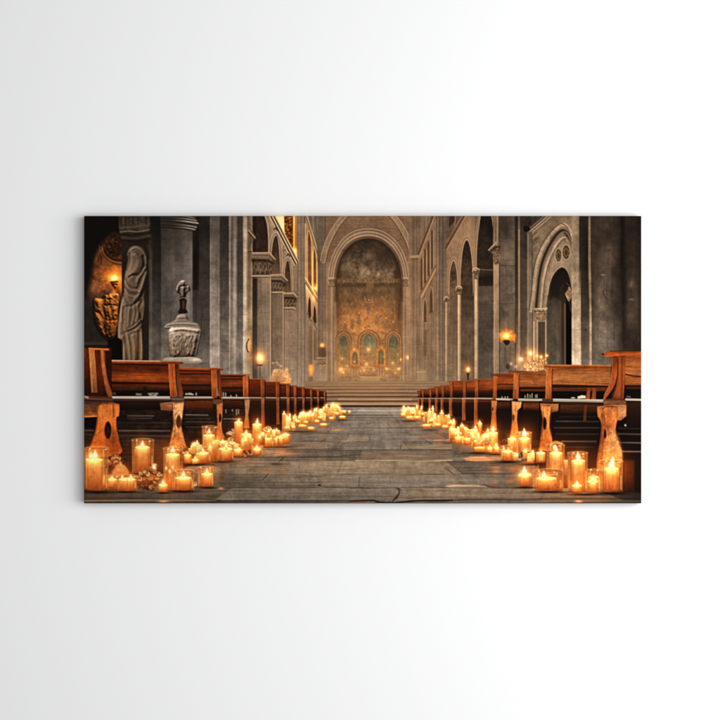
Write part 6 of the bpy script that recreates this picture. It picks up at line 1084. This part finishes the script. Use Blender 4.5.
def paint_candles_right():
    for x, y, rx, ry, c in ((611, 470, 28, 24, (50, 22, 4)), (575, 470, 30, 24, (50, 23, 5)), (548, 466, 26, 20, (46, 22, 5)), (520, 444, 24, 18, (46, 22, 5)), (484, 438, 28, 16, (46, 23, 6)), (430, 418, 34, 10, (44, 22, 6))): glow(x, y, rx, ry, c, a=.6)
    for x, y, rx, ry in ((406, 414, 5, 3.6), (416, 414, 7, 5), (428, 419, 8, 6), (440, 421, 7, 6), (448, 423, 5, 6)): glow(x, y, rx, ry, (192, 110, 42), a=.75, mode='mix')
    for k in range(76):
        t = rnd.random(); x = 403 + 52 * t; y = 412 + 15 * t + rnd.uniform(-4, 3)
        tiny(x, y - rnd.uniform(1, 3.4) * (.7 + .6 * t), y + 2.4, rnd.uniform(1.2, 2.6), rnd.random() < .35)
    for x, y0, y1, w, f in ((408.2, 408.6, 416, 3.6, 1), (404.4, 411, 416, 2.6, 1), (417, 407.4, 417, 2.6, 1), (421.4, 408, 416, 2.4, 1), (429.6, 411, 420, 3.4, 1), (432.8, 408, 418, 2.6, 1), (426, 412, 419, 3, 0), (441.8, 412.6, 425, 4.4, 1), (438.6, 416, 426, 3, 0), (446, 415, 426, 3, 0), (448.6, 416.6, 428, 3.4, 1), (413, 412, 418, 2.4, 0), (434.4, 417, 427, 3, 1)):
        tiny(x, y0, y1, w, bool(f))
    for x, y, w in ((403, 415.6, 4), (409.4, 418.4, 6), (417, 418.4, 4.6), (422.6, 415, 4), (426.6, 426.4, 8.4), (437.4, 425.6, 6), (445, 427.4, 5.6), (431, 421.6, 4.4), (413, 414, 3.4), (450, 424, 4)): votive(x, y, w, 3.2)
    shade(430, 430, 8, .8, .5); shade(410, 421, 8, .7, .5)
    # second clump
    for x, y, rx, ry in ((456, 437, 8, 5), (468, 437, 8, 7), (479, 442, 7, 7), (490, 445, 7, 7)): glow(x, y, rx, ry, (190, 106, 40), a=.7, mode='mix')
    for k in range(30):
        t = rnd.random(); tiny(450 + 34 * t, 430 + 6 * t + rnd.uniform(-5, 4), 440 + 8 * t, rnd.uniform(1.6, 3.4), rnd.random() < .3)
    candle(450, 455, 429, 440, 429, 3.2); candle(455.6, 460, 432, 442, None); candle(464, 468.6, 428.6, 440, None); candle(470, 481, 429, 441, 426.4, 4.4); candle(477.6, 482, 423, 436, 421.4, 3.4, b=.92); candle(460, 464, 425, 436, 424, 2.8)
    candle(454.4, 461.8, 437, 443.8, 435.6, 3); candle(463.4, 471.6, 438, 445, 436.4, 3); petals(450, 440.6, 3, 2, 14, BLUSH, .9); petals(482, 435, 4, 3, 16, ROSE, 1.0)
    candle(473, 483, 440, 447.6, 437.4, 4.6); votive(479.6, 449.4, 11, 4.4); candle(488.2, 497.8, 432, 451, 428.4, 6); flame(487.8, 432, 4.4); candle(484.6, 488.6, 432.6, 445, None, b=.86)
    candle(487, 492.6, 447.4, 453.2, 446, 3.4); candle(493.6, 499, 447, 453.8, 444.6, 4); shade(478, 453, 12, 1.0, .7); shade(494, 454.4, 8, .8, .7)
    filler([(456, 436), (470, 440), (486, 444), (500, 450)], 16, 3.2, 4.0)
    # third clump
    candle(507.4, 516, 438, 455, 437.4, 3.6, b=.96); petals(503.4, 443, 3, 2.4, 14, ROSE, 1.1); candle(514, 519, 440, 458, None, b=.8)
    candle(502, 513, 450.4, 461, None, 0, (500.8, 514.4, 445.4, 461.8)); flame(503.6, 450, 3); flame(508.4, 450, 3)
    candle(518.6, 530, 437.4, 456, 432.4, 8.6, (516, 531.4, 431.4, 457)); shade(508, 462, 12, 1.2, .85)
    petals(523, 456.4, 5, 4, 40, [(150, 118, 88), (182, 148, 112), (104, 72, 48), (70, 44, 28), (206, 168, 124)], 1.2); petals(530, 451, 4, 1.6, 14, ROSE, 1.0)
    candle(536, 545.4, 452, 462.4, 451.4, 3.6); candle(527, 534, 456.4, 463.6, 455.6, 3.4); shade(530, 464.4, 12, 1.2, .8)
    filler([(500, 455), (514, 458), (530, 461), (545, 461)], 10, 3.6, 4.6)
    # nearest clump
    glow(560, 482, 22, 8, (150, 84, 32), a=.5, mode='mix'); filler([(562, 488), (586, 490), (598, 490)], 5, 5, 5)
    candle(549.4, 562.4, 452, 488, 448.4, 6, (546.2, 564.4, 443.6, 490)); line(cr([(551, 444), (555.6, 442), (561.6, 443.4)]), 2.4, (240, 170, 92), soft=.8, a=.8); ell(554.6, 447, 1.8, 2.4, (255, 228, 160), soft=.8)
    candle(563, 568.4, 460, 488, None, b=.74); candle(571.4, 585, 459.6, 490, 455.2, 8, (567.6, 587.4, 451.4, 491.6)); candle(588.4, 599, 476, 490, None, b=.85, glass=(587.4, 600, 468.6, 492)); petals(594, 477, 4, 1.4, 10, [(255, 210, 140), (230, 160, 84)], .9)
    candle(603.6, 618.6, 467.4, 490.6, 461, 13, (599.4, 622.6, 459.4, 492.6), fx=611.4, lean=2.0); candle(536, 557, 477, 490, 473.6, 6.4, (533, 563, 468.6, 491.4), fx=543.6)
    line(cr([(537, 473.4), (546, 475.2), (557, 473.6)]), .8, (255, 206, 130), a=.6); candle(587.4, 598, 480.6, 493.6, 477.6, 5.6); candle(571.6, 582.2, 484.4, 493.8, 481.8, 5.2)
    candle(518.4, 531.4, 473.4, 486.4, 469.2, 7.4, fx=524.2); glow(524.6, 475, 6, 2, (100, 70, 26)); shade(525, 487.4, 9, 1.1, .9); shade(550, 492, 18, 1.1, .85); shade(585, 494.4, 16, 1.0, .8); shade(612, 493.4, 16, 1.4, .85)
    line([(533.6, 466), (533.8, 486)], 1.6, (200, 126, 58), soft=.7, a=.6); line([(538, 465), (538, 474)], 1.2, (214, 140, 70), soft=.6, a=.5)


def warm_stone():
    W = np.array([1.05, .985, .93], np.float32)
    # the middle of the nave is hazy and golden, the aisle floor greyer
    d = np.exp(-((GX[None, :] - 368) / 95) ** 2 - ((GY[:, None] - 320) / 95) ** 2)[..., None]
    f = np.clip((GY - 408) / 6, 0, 1)[:, None, None]
    W = W * (1 - d * (1 - f)) + np.array([1.09, .99, .92], np.float32) * d * (1 - f)
    W = W * (1 - f) + np.array([1.13, 1.10, 1.065], np.float32) * f
    IMG[:] = IMG * W
    IMG[:] += d * (1 - f) * np.array([9, 6, 3], np.float32)


def paint_finish():
    global IMG
    # the haze of the nave round the altar, and the print's own darker borders
    glow(368, 330, 60, 50, (12, 9, 4), a=.8)
    glow(368, 372, 70, 14, (12, 8, 3), a=.8)
    v = np.clip((622 - GX) / 40, 0, 1)
    IMG[:] = np.clip(IMG, 0, 255)
    soft = blur(IMG, .62)
    IMG[:] = soft + (soft - blur(soft, 1.5)) * .70 + (soft - blur(soft, 14)) * .10
    IMG *= 1 + .018 * N_GRAIN[..., None]
    IMG[:] = np.clip(IMG, 0, 255)
    t = IMG / 255
    s = t * t * (3 - 2 * t)
    IMG[:] = 255 * (t + (s - t) * .24)
    sat = np.clip((IMG[..., 0] - IMG[..., 2]) / (IMG[..., 0] + 1) * 2.2 - 1.0, 0, 1)
    IMG[..., 1] *= 1 - .07 * sat
    m = IMG.mean(2, keepdims=True)
    IMG[:] = m + (IMG - m) * .97
    IMG[:] = np.clip(IMG, 0, 255)


def paint_late_details():
    # what stands in front of the masonry is laid down again over its joints
    glow(260, 358.2, 7, 8, (40, 25, 10)); glow(260, 358, 2.2, 2.8, (120, 80, 34)); ell(259.9, 358, 1.3, 1.7, (255, 238, 196), soft=.7)
    glow(506.2, 335.8, 3.4, 2.4, (70, 46, 16)); glow(468, 369.5, 1.6, 2, (90, 56, 22))


def paint_print():
    paint_base(); paint_left_wall(); paint_left_nave(); paint_apse(); paint_altar(); paint_right_nave(); paint_portal()
    paint_joints(); paint_late_details(); paint_steps()
    paint_floor(); warm_stone(); bench_dark(); paint_benches_left(); paint_benches_right(); paint_candles_left(); paint_candles_right(); paint_finish()
# ---------------------------------------------------------------- the scene
import bpy

UNIT = 1.0 / (PX1 - PX0)                              # metres per drawing unit: the canvas is one metre wide
DEPTH = 0.024                                         # how far the canvas stands off the wall
E0 = 1.12                                             # light falling on the print, so that white paper would show as white


def at(px, py):
    return (px - 360.0) * UNIT, (360.0 - py) * UNIT


def lin(c):
    c = np.clip(c / 255.0, 0, 1)
    return np.where(c <= 0.04045, c / 12.92, ((c + 0.055) / 1.055) ** 2.4)


def grid_mesh(name, X, Y, Z_, col, mat, parent, flip=False):
    """a quad sheet from 2-D arrays of points, with one printed colour per point"""
    h, w = X.shape
    me = bpy.data.meshes.new(name)
    co = np.stack([X, Y, Z_], -1).reshape(-1).astype(np.float32)
    idx = np.arange(h * w).reshape(h, w)
    a, b, c, d = idx[:-1, :-1], idx[1:, :-1], idx[1:, 1:], idx[:-1, 1:]
    q = np.stack([a, b, c, d] if not flip else [a, d, c, b], -1).reshape(-1).astype(np.int32)
    n = len(q) // 4
    me.vertices.add(h * w); me.vertices.foreach_set('co', co)
    me.loops.add(n * 4); me.loops.foreach_set('vertex_index', q)
    me.polygons.add(n); me.polygons.foreach_set('loop_start', np.arange(0, n * 4, 4, dtype=np.int32))
    at_ = me.color_attributes.new('print', 'FLOAT_COLOR', 'POINT')
    rgba = np.concatenate([col.reshape(-1, 3), np.ones((h * w, 1))], -1).astype(np.float32)
    at_.data.foreach_set('color', rgba.reshape(-1))
    me.update(calc_edges=True); me.validate()
    me.polygons.foreach_set('use_smooth', np.ones(n, bool))
    me.materials.append(mat)
    o = bpy.data.objects.new(name, me)
    bpy.context.scene.collection.objects.link(o)
    o.parent = parent
    return o


def material(name):
    m = bpy.data.materials.new(name); m.use_nodes = True
    return m, m.node_tree.nodes, m.node_tree.links, m.node_tree.nodes['Principled BSDF']


def canvas_material():
    m, N, L, b = material('printed canvas')
    a = N.new('ShaderNodeVertexColor'); a.layer_name = 'print'
    L.new(a.outputs['Color'], b.inputs['Base Color'])
    b.inputs['Roughness'].default_value = .85; b.inputs['Specular IOR Level'].default_value = .04
    # the weave of the cloth
    tc = N.new('ShaderNodeTexCoord'); wx = N.new('ShaderNodeTexWave'); wz = N.new('ShaderNodeTexWave')
    for w, d in ((wx, 'X'), (wz, 'Z')):
        w.wave_type = 'BANDS'; w.bands_direction = d; w.inputs['Scale'].default_value = 330; w.inputs['Distortion'].default_value = .6
        L.new(tc.outputs['Object'], w.inputs['Vector'])
    mx = N.new('ShaderNodeMath'); mx.operation = 'ADD'
    L.new(wx.outputs['Fac'], mx.inputs[0]); L.new(wz.outputs['Fac'], mx.inputs[1])
    bp = N.new('ShaderNodeBump'); bp.inputs['Strength'].default_value = .06; bp.inputs['Distance'].default_value = .0004
    L.new(mx.outputs[0], bp.inputs['Height']); L.new(bp.outputs['Normal'], b.inputs['Normal'])
    return m


def wall_material():
    m, N, L, b = material('white wall paint')
    b.inputs['Roughness'].default_value = .9; b.inputs['Specular IOR Level'].default_value = .1
    tc = N.new('ShaderNodeTexCoord'); n = N.new('ShaderNodeTexNoise'); n.inputs['Scale'].default_value = 60; n.inputs['Detail'].default_value = 6
    L.new(tc.outputs['Object'], n.inputs['Vector'])
    r = N.new('ShaderNodeValToRGB'); r.color_ramp.elements[0].color = (.795, .797, .80, 1); r.color_ramp.elements[1].color = (.805, .807, .81, 1)
    L.new(n.outputs['Fac'], r.inputs['Fac']); L.new(r.outputs['Color'], b.inputs['Base Color'])
    bp = N.new('ShaderNodeBump'); bp.inputs['Strength'].default_value = .05; bp.inputs['Distance'].default_value = .0006
    L.new(n.outputs['Fac'], bp.inputs['Height']); L.new(bp.outputs['Normal'], b.inputs['Normal'])
    return m


def build():
    sc = bpy.context.scene
    paint_print()
    col = np.clip(lin(IMG) / E0, 0, .97)
    mat = canvas_material()
    cx, cz = at((PX0 + PX1) / 2, PY1)
    root = bpy.data.objects.new('canvas_print', None)
    sc.collection.objects.link(root)
    root['label'] = 'wide canvas print of a candlelit church aisle hanging on the white wall'
    root['category'] = 'canvas print'
    # front sheet, its rim rolled back over the stretcher
    x = (np.linspace(PX0, PX1, NW) - 360.0) * UNIT; z = (360.0 - np.linspace(PY0, PY1, NH)) * UNIT
    X, Zz = np.meshgrid(x, z)
    R = .0022
    ex = np.minimum(X - x[0], x[-1] - X); ez = np.minimum(Zz - z[-1], z[0] - Zz)
    ox, oz = np.clip(R - ex, 0, R), np.clip(R - ez, 0, R)
    Y = -DEPTH + R - np.sqrt(np.maximum(R * R - np.minimum(ox ** 2 + oz ** 2, R * R), 0))
    grid_mesh('printed_front', X, Y, Zz, col, mat, root)
    # the sides: the picture carried on round the edge
    s = np.linspace(0, 1, 8)
    def side(x_, z_, edge, flip):
        yy = -DEPTH + R + (DEPTH - R - .0005) * s
        XX = np.repeat(x_[:, None], 8, 1); ZZ = np.repeat(z_[:, None], 8, 1); YY = np.repeat(yy[None, :], len(x_), 0)
        grid_mesh('side_edge', XX, YY, ZZ, np.repeat(edge[:, None, :], 8, 1), mat, root, flip)
    y0 = Y[:, 0]
    side(np.full(NH, x[0]), z, col[:, 0], False); side(np.full(NH, x[-1]), z, col[:, -1], True)
    side(x, np.full(NW, z[0]), col[0], True); side(x, np.full(NW, z[-1]), col[-1], False)
    # put the Empty at the foot of the canvas
    root.location = (cx, 0, cz)
    for c in root.children: c.matrix_parent_inverse = root.matrix_basis.inverted()
    # wall
    me = bpy.data.meshes.new('wall')
    me.from_pydata([(-4, 0, -2.4), (4, 0, -2.4), (4, 0, 2.4), (-4, 0, 2.4), (-4, .12, -2.4), (4, .12, -2.4), (4, .12, 2.4), (-4, .12, 2.4)], [],
                   [(0, 1, 2, 3), (5, 4, 7, 6), (4, 0, 3, 7), (1, 5, 6, 2), (3, 2, 6, 7), (4, 5, 1, 0)])
    me.materials.append(wall_material())
    w = bpy.data.objects.new('wall', me); sc.collection.objects.link(w)
    w['kind'] = 'structure'; w['label'] = 'smooth plain white wall behind the canvas print'; w['category'] = 'wall'
    # light: a broad lamp to the right, a little above, an unseen fill lamp added to soften the shadows, and even ambient light
    def lamp(name, loc, tgt, size, power, sy=None):
        l = bpy.data.lights.new(name, 'AREA'); l.shape = 'RECTANGLE'; l.size = size; l.size_y = sy or size; l.energy = power; l.color = (1, 1, 1)
        o = bpy.data.objects.new(name, l); sc.collection.objects.link(o); o.location = loc
        from mathutils import Vector
        o.rotation_euler = (Vector(tgt) - Vector(loc)).to_track_quat('-Z', 'Y').to_euler()
        return o
    lamp('studio_lamp', (2.0, -1.6, -.05), (.25, 0, 0), 2.0, KEY, 1.7)
    lamp('fill_lamp', (1.2, -3.4, .2), (.2, 0, 0), 2.8, FILL)
    wd = bpy.data.worlds.new('World'); sc.world = wd; wd.use_nodes = True
    wd.node_tree.nodes['Background'].inputs['Color'].default_value = (1, 1, 1, 1)
    wd.node_tree.nodes['Background'].inputs['Strength'].default_value = AMB
    # camera
    cd = bpy.data.cameras.new('camera'); cam = bpy.data.objects.new('camera', cd); sc.collection.objects.link(cam)
    D = 4.0
    cam.location = (0, -DEPTH - D, 0); cam.rotation_euler = (math.pi / 2, 0, 0)
    cd.sensor_width = 36; cd.lens = 36 * D / (720 * UNIT); cd.clip_end = 100
    sc.camera = cam
    sc.view_settings.view_transform = 'Standard'; sc.view_settings.look = 'None'; sc.view_settings.exposure = 0; sc.view_settings.gamma = 1
    sc.cycles.use_denoising = True


KEY, FILL, AMB = 47.0, 76.0, .33
build()
